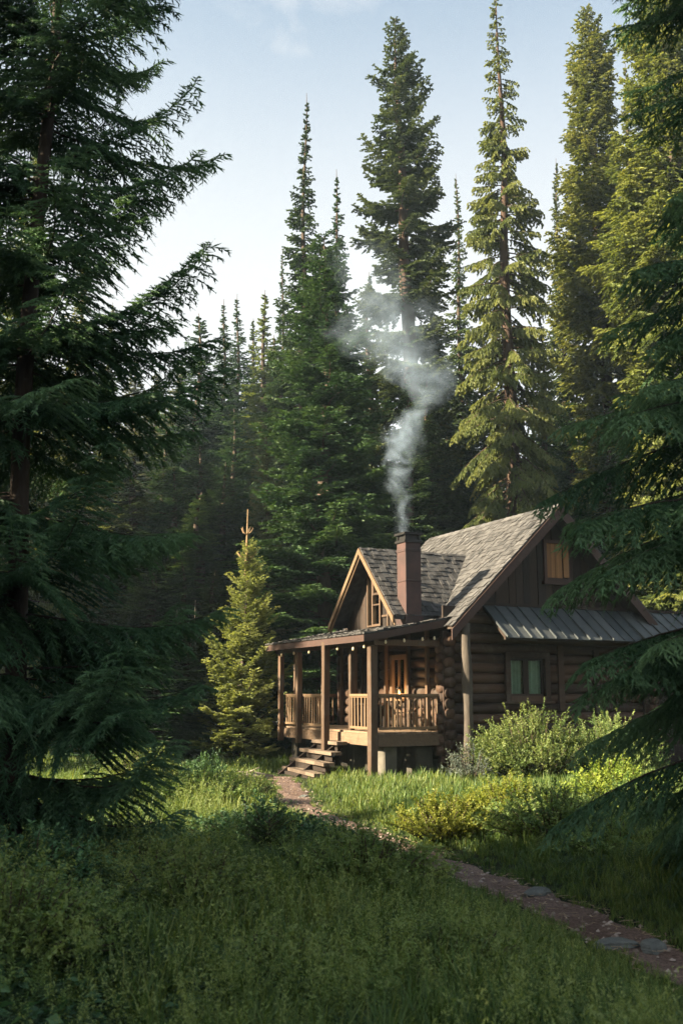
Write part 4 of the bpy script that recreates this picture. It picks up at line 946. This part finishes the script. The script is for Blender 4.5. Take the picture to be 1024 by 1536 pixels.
lp = bpy.data.lights.new('lantern_light', 'POINT'); lp.energy = 6; lp.color = (1, .55, .22); lp.shadow_soft_size = .05
lo = bpy.data.objects.new('lantern_light', lp); col.objects.link(lo); lo.parent = t; lo.location = (-.16, 0, .15)
t = world_thing('metal_basin', -0.05, 5.95, DZ + .01, 'dull grey metal basin on the far end of the porch deck', 'basin')
mb = MB(); mb.lathe([(0, .01), (.16, .01), (.24, .11), (.26, .115), (.262, .105), (.245, .1), (.165, 0), (0, 0)], n=18); mb.build('bowl', M['metal'], t, True)
# string of bulbs along the eave
t = world_thing('string_lights', 0, 0, 0, 'string of small pale bulbs hung along the porch eave', 'string lights')
pts = [(-.3, y, porch_z0 - .2 - .05 * abs(sin(y * 2.0))) for y in np.linspace(5.8, 0, 40)] + [(x, -.12, porch_z0 - .12 + .09 * x) for x in np.linspace(-.2, 1.7, 12)]
mb = MB(); mb.tube(pts, .006, 4); mb.build('cord', M['iron'], t)
for (x, y, z) in [pts[k] for k in (3, 9, 16, 22, 28, 34, 38, 42, 45, 48, 50)]:
    mb = MB(); mb.lathe([(0.0, -.095), (.022, -.085), (.032, -.055), (.022, -.02), (.012, 0)], (x, y, z), 10); mb.build('bulb', M['bulb'], t, True)

#@@PLANTS
# ------------------------------------------------------------------ ground cover, shrubs, stones
def leaf_quads(P, D, ln, wd, rs_, tint):
    D = unit(D); up_ = unit(np.array([0, 0, 1.0]) + rs_.normal(0, 0.45, P.shape)); S_ = unit(np.cross(D, up_)); Nn = np.cross(S_, D)
    ln = ln[:, None]; wd = wd[:, None]
    V = np.stack([P, P + D * ln * .45 + S_ * wd / 2 + Nn * wd * .12, P + D * ln - np.array([0, 0, 1.0]) * ln * .12, P + D * ln * .45 - S_ * wd / 2 + Nn * wd * .12], 1)
    return V.reshape(-1, 3), np.repeat(tint, 4)
def bush_mesh(seed, nst, hgt, rad, leaf, wd, per_m, mat, spread=0.7, bare=0.15, droop=0.1, sub=3):
    """many stems from one root, side twigs, small leaves all along"""
    rs_ = np.random.RandomState(seed); mb = MB(); Ps = []; Ds = []; Ti = []
    for s_ in range(nst):
        a = rs_.rand() * 2 * pi; r_ = rad * math.sqrt(rs_.rand()); h = hgt * rs_.uniform(.55, 1.0) * (1 - .55 * (r_ / rad) ** 2)
        tip = np.array([r_ * cos(a), r_ * sin(a), h]); b0_ = np.array([tip[0] * .25, tip[1] * .25, 0])
        f = np.linspace(0, 1, 7)[:, None]; pts = b0_ * (1 - f) + tip * f + np.array([tip[0], tip[1], 0]) * spread * .35 * (f * (1 - f)) - np.array([0, 0, droop]) * f ** 3 + rs_.normal(0, .012, (7, 3)) * hgt * f
        mb.tube(pts, np.linspace(.007, .002, 7) * (1 + hgt), 4, caps=False); st_t = rs_.uniform(.1, .75)
        curves = [(pts, h)]
        for k in range(sub):
            i = rs_.randint(2, 6); d = unit((pts[i] - pts[i - 1])[None])[0] + rs_.normal(0, .55, 3); d[2] = abs(d[2]) * .8 + .15
            l_ = hgt * rs_.uniform(.12, .32); curves.append((pts[i] + unit(d[None])[0] * np.linspace(0, l_, 5)[:, None], l_))
        for c, l_ in curves:
            n = max(int(l_ * per_m), 4); g_ = rs_.uniform(bare if len(c) == 7 else .1, 1, n) * (len(c) - 1); i = np.minimum(g_.astype(int), len(c) - 2); fr = (g_ - i)[:, None]
            Ps.append(c[i] * (1 - fr) + c[i + 1] * fr); d = unit(c[i + 1] - c[i]) * .55 + rs_.normal(0, .7, (n, 3)); Ds.append(d); Ti.append(np.clip(st_t + .35 * g_ / (len(c) - 1) + rs_.uniform(-.12, .12, n), 0, 1))
    P_ = np.concatenate(Ps); D_ = np.concatenate(Ds); T_ = np.concatenate(Ti)
    V, tv = leaf_quads(P_, D_, leaf * rs_.uniform(.6, 1.25, len(P_)), wd * rs_.uniform(.7, 1.2, len(P_)), rs_, T_)
    cr = np_mesh('foliage', V, np.arange(len(V)).reshape(-1, 4), None, M[mat], tv)
    stm = np_mesh('stems', np.vstack(mb.v), np.vstack(mb.q), None, M['bark'], np.concatenate(mb.ti))
    return stm, cr
def put_bush(name, ms, loc, label, cat='shrub', group=None, s=1.0, rz=0.0):
    o = empty(name, loc, rz); o.scale = (s, s, s) if not isinstance(s, tuple) else s; link('stems', ms[0], o); link('foliage', ms[1], o); return tag(o, label, cat, group)
def gp(x, y): return (x, y, float(ground_z(x, y)) - .02)
big = bush_mesh(71, 210, 1.95, 1.35, .055, .028, 75, 'leaf', bare=.05, sub=6)
put_bush('willow_shrub', big, gp(4.55, 24.2), 'large bushy green shrub under the gable window', s=(1.05, .9, 1.0))
put_bush('willow_shrub', big, gp(6.6, 25.2), 'green shrub half hidden by the near branches below the awning', s=(.95, .8, .9), rz=2.0)
grey = bush_mesh(72, 60, 1.15, .6, .055, .022, 60, 'leaf_grey', bare=.1)
put_bush('silver_shrub', grey, gp(2.95, 23.6), 'silvery grey shrub at the foot of the bark covered corner post', s=1.0)
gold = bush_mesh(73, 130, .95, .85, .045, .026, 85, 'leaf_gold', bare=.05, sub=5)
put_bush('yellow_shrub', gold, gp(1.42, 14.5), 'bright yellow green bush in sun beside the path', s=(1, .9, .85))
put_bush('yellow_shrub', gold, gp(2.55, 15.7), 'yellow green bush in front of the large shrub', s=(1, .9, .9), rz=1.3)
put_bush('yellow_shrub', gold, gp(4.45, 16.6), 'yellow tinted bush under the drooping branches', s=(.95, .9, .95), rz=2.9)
dk_b = bush_mesh(74, 120, .95, .8, .045, .024, 80, 'leaf', bare=.05, sub=5)
put_bush('leafy_shrub', dk_b, gp(2.75, 13.6), 'green leafy bush at the path bend below the yellow one', s=(1.15, 1, .95))
put_bush('leafy_shrub', dk_b, gp(4.0, 14.2), 'green leafy bush beside the near branches', s=(1.2, 1, 1.05), rz=1)
put_bush('leafy_shrub', dk_b, gp(3.3, 12.4), 'low green bush on the right edge of the path', s=(1, .9, .75), rz=2)
put_bush('leafy_shrub', dk_b, gp(4.5, 12.2), 'dark green bush at the foot of the near right tree', s=(1.1, 1, .9), rz=4)
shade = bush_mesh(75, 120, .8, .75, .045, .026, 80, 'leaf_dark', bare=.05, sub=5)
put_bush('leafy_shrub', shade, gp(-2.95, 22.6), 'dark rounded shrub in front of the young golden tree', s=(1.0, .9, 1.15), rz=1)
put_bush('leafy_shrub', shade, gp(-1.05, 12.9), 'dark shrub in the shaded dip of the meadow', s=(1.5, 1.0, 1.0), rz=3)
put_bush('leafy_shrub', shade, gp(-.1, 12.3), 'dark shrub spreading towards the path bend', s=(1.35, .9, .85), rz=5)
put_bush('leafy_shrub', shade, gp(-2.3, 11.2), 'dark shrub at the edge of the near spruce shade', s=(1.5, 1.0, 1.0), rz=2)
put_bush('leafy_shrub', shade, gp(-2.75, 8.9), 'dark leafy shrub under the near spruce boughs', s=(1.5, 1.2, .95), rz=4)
mound = bush_mesh(78, 150, .8, .7, .036, .018, 95, 'leaf', bare=.05, sub=5)
for (x, y, s_, r_, lab) in ((-2.2, 16.5, (1.3, 1.1, .9), 0, 'low round shrub in the middle of the meadow left of the path'), (-1.9, 19.3, (1.1, 1, 1.0), 1, 'small round shrub short of the porch steps'),
                            (-3.6, 18.6, (1.2, 1.1, 1.1), 2, 'round shrub in the sunny grass behind the near spruce'), (.2, 9.6, (1.2, 1, .8), 3, 'low spreading shrub on the near bank above the path'),
                            (-1.2, 8.4, (1.2, 1.1, .85), 4, 'low round shrub in the near meadow'), (.1, 11.0, (1.3, .8, .8), 1.7, 'low shrub on the far lip of the near bank'), (-1.9, 9.6, (1.2, 1, .9), 3.3, 'round shrub just outside the spruce shade'), (-.4, 7.0, (1.1, 1, .7), .8, 'low leafy clump at the bottom middle'), (.75, 7.2, (1.0, .9, .7), 5, 'small leafy clump at the bottom of the near bank'), (-2.2, 7.0, (1.2, 1.1, .9), 2.5, 'dense leafy clump in the dark near corner')):
    put_bush('meadow_shrub', mound, gp(x, y), lab, s=s_, rz=r_)
sap = conifer(76, .95, .42, .05, 70, conic, (.2, .9), .1, .15, .05, .45, .25, 50, .05, .05, .04, .06, wid=.008, leaf='needle_mid', r0=.015)
put_tree('spruce_seedling', sap, gp(-.82, 11.3), 'small bushy spruce seedling in the meadow dip', 'seedling', scale=(.75, .75, .6))
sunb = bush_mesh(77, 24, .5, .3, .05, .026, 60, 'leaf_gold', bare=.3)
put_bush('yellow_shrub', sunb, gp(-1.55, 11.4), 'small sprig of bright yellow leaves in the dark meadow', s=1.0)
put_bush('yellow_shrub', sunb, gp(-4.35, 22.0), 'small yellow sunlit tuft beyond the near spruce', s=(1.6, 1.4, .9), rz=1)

def scatter(n, rs_, y0, y1, bias=1.0, xw=0.40, xo=0.8):
    f = rs_.rand(n); y = y0 * (y1 / y0) ** (f ** bias); x = rs_.uniform(-1, 1, n) * (xw * y + xo); return x, y
def allowed(x, y, rs_, pd=.30, margin=.1):
    d = path_dist(x, y); lx, ly = local(x, y)
    inside = (lx > -.02 - margin) & (lx < 11.6) & (ly > -.10 - margin) & (ly < 6.0)
    steps_ = (lx > -1.45) & (lx < 0.1) & (ly > 1.0) & (ly < 3.5)
    return (d > pd + .10 * rs_.rand(len(x))) & ~inside & ~steps_, d
def hfac(d): return np.clip(.15 + (d - .25) * .50, .15, 1.0)
def instance_mesh(name, protos, x, y, s, rs_, mat, sink=.02, tshift=None):
    """many small plants merged into one mesh of ground cover"""
    Vs = []; Ts = []; which = rs_.randint(0, len(protos), len(x)); z = ground_z(x, y) - sink; nv = len(protos[0][0])
    for k, (V, tv) in enumerate(protos):
        i = np.where(which == k)[0]
        if not len(i): continue
        a = rs_.rand(len(i)) * 2 * pi; ca, sa = np.cos(a)[:, None], np.sin(a)[:, None]; ss = s[i][:, None]
        W = np.stack([(V[None, :, 0] * ca - V[None, :, 1] * sa) * ss + x[i][:, None], (V[None, :, 0] * sa + V[None, :, 1] * ca) * ss + y[i][:, None], V[None, :, 2] * ss * rs_.uniform(.8, 1.2, len(i))[:, None] + z[i][:, None]], -1)
        Vs.append(W.reshape(-1, 3)); sh = rs_.uniform(-.2, .2, len(i)) if tshift is None else tshift[i]
        Ts.append(np.clip(tv[None] + sh[:, None], 0, 1).ravel())
    V = np.concatenate(Vs)
    return link(name, np_mesh(name, V, np.arange(len(V)).reshape(-1, 4), None, M[mat], np.concatenate(Ts)))
def weed_proto(seed, h=.5, nl=26, leaf=.075, wd=.022, stems=3):
    rs_ = np.random.RandomState(seed); Vs = []; Ts = []
    for s_ in range(stems):
        a = rs_.rand() * 6.28; tip = np.array([cos(a), sin(a), 0]) * h * rs_.uniform(.1, .4) + np.array([0, 0, h * rs_.uniform(.75, 1.1)])
        f = rs_.uniform(.12, 1, nl) ** .8; P_ = tip * f[:, None] * np.array([1, 1, 1]); P_[:, :2] *= f[:, None]
        az_ = np.arange(nl) * 2.4 + rs_.rand(); D_ = np.stack([np.cos(az_), np.sin(az_), rs_.uniform(.1, .9, nl)], 1)
        V, tv = leaf_quads(P_, D_, leaf * (1.15 - .6 * f) * rs_.uniform(.8, 1.2, nl), np.full(nl, wd) * (1.1 - .4 * f), rs_, np.clip(.15 + .6 * f + rs_.uniform(-.1, .1, nl), 0, 1)); Vs.append(V); Ts.append(tv)
        st_ = np.array([(0, 0, 0), (.004, 0, 0), tip + (.002, 0, 0), tip]); Vs.append(st_); Ts.append(np.full(4, .3))
    return np.concatenate(Vs), np.concatenate(Ts)
def feather_proto(seed, h=.5, nf=7):
    """ferny herb: fronds with small leaflets"""
    rs_ = np.random.RandomState(seed); Vs = []; Ts = []
    for s_ in range(nf):
        a = s_ * 2.4 + rs_.rand(); out_ = rs_.uniform(.25, .75); n = 22; f = (np.arange(n) + .5) / n
        P_ = np.stack([np.cos(a) * h * out_ * f ** 1.4, np.sin(a) * h * out_ * f ** 1.4, h * (f - .22 * out_ * f ** 3)], 1)
        side_ = np.where(np.arange(n) % 2 == 0, 1, -1); D_ = np.stack([-np.sin(a) * side_ + .5 * np.cos(a), np.cos(a) * side_ + .5 * np.sin(a), np.full(n, .35)], 1)
        ln = h * .26 * np.sin(np.clip(f * 1.05 + .12, 0, 1) * pi) ** .7 + .01
        V, tv = leaf_quads(P_, D_, ln * rs_.uniform(.8, 1.2, n), ln * .26, rs_, np.clip(.2 + .55 * f + rs_.uniform(-.1, .1, n), 0, 1)); Vs.append(V); Ts.append(tv)
    return np.concatenate(Vs), np.concatenate(Ts)
def broad_proto(seed, h=.28, n=9):
    rs_ = np.random.RandomState(seed); a = np.arange(n) * 2.4; f = rs_.uniform(.3, 1, n)
    P_ = np.stack([np.cos(a) * .1 * f, np.sin(a) * .1 * f, h * f], 1); D_ = np.stack([np.cos(a), np.sin(a), rs_.uniform(-.1, .5, n)], 1)
    return leaf_quads(P_, D_, rs_.uniform(.10, .17, n), rs_.uniform(.06, .09, n), rs_, np.clip(.2 + .5 * f, 0, 1))
def grass_proto(seed, h=.3, n=16, wd=.008):
    rs_ = np.random.RandomState(seed); a = rs_.rand(n) * 6.28; r_ = .09 * np.sqrt(rs_.rand(n)); b = np.stack([np.cos(a) * r_, np.sin(a) * r_, 0 * a], 1)
    ln = h * rs_.uniform(.5, 1.15, n); bend = rs_.uniform(.15, .8, n); az_ = rs_.rand(n) * 6.28; o_ = np.stack([np.cos(az_), np.sin(az_), 0 * az_], 1); sd = np.stack([-np.sin(az_), np.cos(az_), 0 * az_], 1) * wd
    m_ = b + o_ * (bend * ln * .25)[:, None] + np.array([0, 0, 1]) * (ln * .6)[:, None]; t_ = b + o_ * (bend * ln * .75)[:, None] + np.array([0, 0, 1]) * (ln * (1 - .25 * bend))[:, None]
    V = np.stack([b - sd * .7, b + sd * .7, m_ + sd, m_ - sd], 1); V2 = np.stack([m_ - sd, m_ + sd, t_ + sd * .1, t_ - sd * .1], 1)
    ti = rs_.uniform(.2, .9, n); return np.concatenate([V, V2], 1).reshape(-1, 3), np.repeat(ti, 8)

rs = np.random.RandomState(91)
x, y = scatter(9500, rs, 4.2, 19, 1.0); ok, d = allowed(x, y, rs, .27); x, y, d = x[ok], y[ok], d[ok]
s = hfac(d) * rs.uniform(.5, 1.1, len(x)) * np.where(y < 12, 1, .8) * (.38 + .55 * np.clip(.5 + .8 * wav(x * 1.5 + 3, y * 1.5), 0, 1))
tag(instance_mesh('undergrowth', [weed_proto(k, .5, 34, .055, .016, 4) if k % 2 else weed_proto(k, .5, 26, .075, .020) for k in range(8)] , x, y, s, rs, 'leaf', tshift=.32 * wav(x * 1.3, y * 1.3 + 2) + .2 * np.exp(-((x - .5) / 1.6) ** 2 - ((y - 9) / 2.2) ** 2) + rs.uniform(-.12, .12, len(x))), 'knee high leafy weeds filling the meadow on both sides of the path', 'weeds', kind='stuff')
x, y = scatter(6500, rs, 4.2, 15, 1.0); ok, d = allowed(x, y, rs, .45); x, y, d = x[ok], y[ok], d[ok]
s = hfac(d) * rs.uniform(.5, 1.0, len(x)) * (.75 - .35 * wav(x * 1.1 + 3, y * 1.1))
tag(instance_mesh('ferns', [feather_proto(k + 20) for k in range(6)], x, y, s, rs, 'leaf_dark'), 'feathery dark green herbs in the near meadow', 'weeds', kind='stuff')
x, y = scatter(2600, rs, 4.3, 9, 1.0); ok, d = allowed(x, y, rs, .45); k_ = ok & (x < .4); x, y, d = x[k_], y[k_], d[k_]
tag(instance_mesh('broad_leaves', [broad_proto(k + 40) for k in range(4)], x, y, rs.uniform(.4, .85, len(x)), rs, 'leaf_dark'), 'broad leaved plants carpeting the dark near corner', 'weeds', kind='stuff')
x, y = scatter(26000, rs, 6.5, 40, 1.0); ok, d = allowed(x, y, rs, .20, .02); x, y, d = x[ok], y[ok], d[ok]
s = np.clip(.35 + (d - .3) * .6, .35, 1.0) * rs.uniform(.6, 1.2, len(x)) * np.where(y > 14, 1.1, .9)
tag(instance_mesh('grass', [grass_proto(k + 60) for k in range(6)], x, y, s, rs, 'grass', tshift=.25 * wav(x * .8, y * .8)), 'soft uncut grass round the cabin and along the path', 'grass', kind='stuff')
x, y = scatter(5200, rs, 4.3, 12, 1.0); ok, d = allowed(x, y, rs, .4); k_ = ok & (x > -.22 * y + .25 * rs.rand(len(x))); x, y, d = x[k_], y[k_], d[k_]
tag(instance_mesh('tall_grass', [grass_proto(k + 80, .5, 22, .006) for k in range(6)], x, y, hfac(d) * rs.uniform(.4, .95, len(x)), rs, 'grass', tshift=.3 * wav(x * 1.7, y * 1.7)), 'taller grass growing through the near weeds', 'grass', kind='stuff')
def airy_proto(seed, h=.72):
    rs_ = np.random.RandomState(seed); Vs = []; Ts = []
    for s_ in range(4):
        a = rs_.rand() * 6.28; tip = np.array([cos(a) * h * .3, sin(a) * h * .3, h * rs_.uniform(.75, 1.1)]); Vs.append(np.array([(0, 0, 0), (.003, 0, 0), tip + (.002, 0, 0), tip])); Ts.append(np.full(4, .5))
        n = 30; f = rs_.uniform(.45, 1.0, n); P_ = tip * f[:, None] + rs_.normal(0, .035, (n, 3)) * (1.25 - f[:, None]) * 1.4
        V, tv = leaf_quads(P_, rs_.normal(0, 1, (n, 3)) + np.array([0, 0, .5]), rs_.uniform(.02, .045, n), rs_.uniform(.008, .015, n), rs_, np.clip(.45 + .5 * f + rs_.uniform(-.2, .1, n), 0, 1)); Vs.append(V); Ts.append(tv)
    return np.concatenate(Vs), np.concatenate(Ts)
x, y = scatter(3000, rs, 4.3, 16, 1.0); ok, d = allowed(x, y, rs, .5); x, y, d = x[ok], y[ok], d[ok]
k_ = wav(x * .9 + 1, y * .9) > rs.uniform(-.5, .4, len(x)); x, y, d = x[k_], y[k_], d[k_]
tag(instance_mesh('tall_weeds', [airy_proto(k + 90) for k in range(6)], x, y, hfac(d) * rs.uniform(.5, .95, len(x)), rs, 'leaf', tshift=rs.uniform(-.2, .3, len(x))), 'airy tall weeds standing above the near ground cover', 'weeds', kind='stuff')
# pebbles and dry litter on the path
pb = MB()
for k in range(420):
    i = rs.randint(0, len(PF)); o_ = rs.uniform(-.36, .36); p = PF[i] + N2[i] * o_ + rs.normal(0, .05, 2); r_ = rs.uniform(.008, .03)
    c = np.array([p[0], p[1], float(ground_z(p[0], p[1])) + .02]); V = np.array([(1, 0, 0), (.3, 1, 0), (-.8, .5, 0), (-.7, -.7, 0), (.4, -.9, 0), (.1, 0, .7), (0, 0, -.5)]) * r_ * rs.uniform(.7, 1.3, (7, 3))
    pb.add(V + c, [], [(a, (a + 1) % 5, 5) for a in range(5)] + [((a + 1) % 5, a, 6) for a in range(5)], rs.rand())
tag(pb.build('gravel', M['pebble']), 'loose pebbles strewn over the path', 'gravel', kind='stuff')
lt = MB()
for k in range(700):
    i = rs.randint(0, len(PF)); o_ = rs.uniform(-.42, .42); p = PF[i] + N2[i] * o_; a = rs.rand() * 6.28; l_ = rs.uniform(.03, .12); z_ = float(ground_z(p[0], p[1])) + .035
    lt.bar((p[0], p[1], z_), (p[0] + cos(a) * l_, p[1] + sin(a) * l_, z_ + rs.uniform(-.004, .008)), .006, .003, tint=rs.rand())
tag(lt.build('litter', M['litter']), 'dry needles and straw lying on the path', 'litter', kind='stuff')
def stone(name, x, y, sx, sy, sz, rz, seed, label, z=0.0, mat='rock'):
    import bmesh
    rs_ = np.random.RandomState(seed); bm = bmesh.new(); bmesh.ops.create_icosphere(bm, subdivisions=4, radius=1.0)
    cuts = [(unit(rs_.normal(size=(1, 3)))[0], rs_.uniform(.55, .9)) for _ in range(11)]
    for v in bm.verts:
        c = np.array(v.co)
        for n_, d_ in cuts:
            e_ = c @ n_ - d_
            if e_ > 0: c = c - n_ * e_ * .92
        c = c + .03 * np.sin(c[[1, 2, 0]] * 9 + seed) + .015 * np.sin(c[[2, 0, 1]] * 23 + seed)
        v.co = (c[0] * sx, c[1] * sy, c[2] * sz)
    me = bpy.data.meshes.new(name); bm.to_mesh(me); bm.free(); me.materials.append(M[mat])
    o = link(name, me); o.location = (x, y, float(ground_z(x, y)) + sz * .35 + z); o.rotation_euler = (0, 0, rz); return tag(o, label, 'rock')
stone('flat_rock', 1.98, 10.75, .20, .12, .07, .3, 3, 'flat pale rock halfway along the near stretch of path')
stone('flat_rock', 2.24, 8.62, .20, .13, .06, .2, 5, 'flat grey slab at the path edge, the longer of the near pair')
stone('flat_rock', 2.50, 8.50, .14, .11, .075, 1.0, 8, 'dark rock with a pale top beside the longer slab')
stone('flat_rock', 1.05, 22.6, .42, .22, .05, .2, 9, 'pale flat stone lying in the grass below the porch corner')
stone('flat_rock', -.75, 20.6, .14, .10, .05, .2, 11, 'small stone on the path near the porch steps')
# grey fallen branch wood by the young tree
t = tag(empty('fallen_log', gp(-2.4, 24.9), .15), 'weathered fallen log pieces lying in front of the young tree', 'log')
mb = MB(); mb.tube([(-.6, 0, .10), (-.2, .03, .12), (.3, 0, .10), (.75, -.06, .06)], [.09, .10, .085, .05], 9, rough=.25); mb.build('log', M['dead_wood'], t, True)
mb = MB(); mb.tube([(-.3, -.2, .07), (.2, -.22, .09), (.6, -.3, .05)], [.06, .07, .03], 8, rough=.25); mb.tube([(.1, .0, .15), (.3, -.15, .25), (.4, -.2, .3)], [.03, .02, .01], 6); mb.build('branch', M['dead_wood'], t, True)

#@@AIR
# ------------------------------------------------------------------ chimney smoke
def smoke():
    Ys = float((A0 + GV * 1.38 + LV * .48)[1])
    ctrl = [(604, 808, 12), (602, 760, 16), (599, 715, 25), (598, 672, 31), (612, 630, 26), (640, 592, 38), (628, 556, 58), (594, 520, 70), (570, 478, 76), (562, 440, 72), (550, 395, 58), (536, 340, 46)]
    pts = np.array([np.append(at_depth(u, v, Ys), r_ / 57.0) for u, v, r_ in ctrl]); base = pts[0, :3].copy()
    z = pts[:, 2] - base[2]; x_ = pts[:, 0] - base[0]; r_ = pts[:, 3]; zm = z[-1]
    mb = MB(); mb.tube(np.stack([x_, np.zeros_like(x_), z], 1), r_ * 1.75 + .05, 14)
    me = np_mesh('smoke', np.vstack(mb.v), np.vstack(mb.q), np.vstack(mb.t))
    m, t, out = new_mat('smoke')
    tc = N(t, 'ShaderNodeTexCoord').outputs['Object']; sp = N(t, 'ShaderNodeSeparateXYZ'); t.links.new(tc, sp.inputs[0])
    zn = mathn(t, 'DIVIDE', sp.outputs[2], zm)
    def curve(vals, lo, hi):
        c = N(t, 'ShaderNodeFloatCurve'); cv = c.mapping.curves[0]; pz = z / zm; pv = (vals - lo) / (hi - lo)
        cv.points[0].location = (0, pv[0]); cv.points[1].location = (1, pv[-1])
        for a, b in zip(pz[1:-1], pv[1:-1]): cv.points.new(a, b)
        c.mapping.update(); t.links.new(zn, c.inputs[1])
        return mathn(t, 'ADD', mathn(t, 'MULTIPLY', c.outputs[0], hi - lo), lo)
    cx_ = curve(x_, -2.0, 2.0); rr = curve(r_, 0.0, 2.0)
    # turbulent offset grows with height
    nz_ = N(t, 'ShaderNodeTexNoise'); nz_.inputs['Scale'].default_value = 0.95; nz_.inputs['Detail'].default_value = 4; t.links.new(tc, nz_.inputs['Vector'])
    nsx = N(t, 'ShaderNodeSeparateXYZ'); t.links.new(nz_.outputs['Color'], nsx.inputs[0])
    offx = mathn(t, 'MULTIPLY', mathn(t, 'MULTIPLY', mathn(t, 'SUBTRACT', nsx.outputs[0], .5), rr), 2.6)
    offy = mathn(t, 'MULTIPLY', mathn(t, 'MULTIPLY', mathn(t, 'SUBTRACT', nsx.outputs[1], .5), rr), 1.2)
    dx = mathn(t, 'SUBTRACT', mathn(t, 'SUBTRACT', sp.outputs[0], cx_), offx); dy = mathn(t, 'SUBTRACT', sp.outputs[1], offy)
    dd = mathn(t, 'DIVIDE', mathn(t, 'SQRT', mathn(t, 'ADD', mathn(t, 'MULTIPLY', dx, dx), mathn(t, 'MULTIPLY', dy, dy))), rr)
    core = mathn(t, 'SUBTRACT', 1.0, mathn(t, 'POWER', dd, 1.3), True)
    n2_ = N(t, 'ShaderNodeTexNoise'); n2_.inputs['Scale'].default_value = 1.25; n2_.inputs['Detail'].default_value = 5; n2_.inputs['Roughness'].default_value = .55; n2_.inputs['Distortion'].default_value = 1.6; t.links.new(tc, n2_.inputs['Vector'])
    mr = N(t, 'ShaderNodeMapRange'); mr.inputs[1].default_value = .42; mr.inputs[2].default_value = .78; t.links.new(n2_.outputs['Fac'], mr.inputs[0])
    dens = mathn(t, 'MULTIPLY', core, mathn(t, 'ADD', mathn(t, 'MULTIPLY', mr.outputs[0], 1.0), .04))
    fade = ramp(t, zn, [(0.0, (.9,) * 3), (.3, (1,) * 3), (.45, (.60,) * 3), (.68, (.28,) * 3), (1.0, (0,) * 3)])
    dens = mathn(t, 'MULTIPLY', mathn(t, 'MULTIPLY', dens, fade), 2.1)
    pv = N(t, 'ShaderNodeVolumePrincipled'); pv.inputs['Color'].default_value = (.66, .82, 1.0, 1); pv.inputs['Anisotropy'].default_value = .2
    t.links.new(dens, pv.inputs['Density']); t.links.new(pv.outputs[0], out.inputs['Volume'])
    try: m.cycles.volume_step_rate = 0.25
    except Exception: pass
    me.materials.append(m); o = link('smoke', me); o.location = base
    tag(o, 'pale wood smoke curling up from the chimney', 'smoke', kind='stuff')
smoke()
# ------------------------------------------------------------------ haze
def haze(dens):
    mb = MB(); mb.box(-250, 250, -40, 420, -2.0, 62.0); o = mb.build('haze', None)
    m, t, out = new_mat('haze'); pv = N(t, 'ShaderNodeVolumePrincipled'); pv.inputs['Color'].default_value = (.66, .84, 1.0, 1)
    pv.inputs['Density'].default_value = dens; pv.inputs['Anisotropy'].default_value = 0.3; t.links.new(pv.outputs[0], out.inputs['Volume'])
    try: m.cycles.homogeneous_volume = True
    except Exception: pass
    o.data.materials.append(m); tag(o, 'thin morning haze in the air of the clearing', 'haze', kind='stuff')
haze(0.0005)
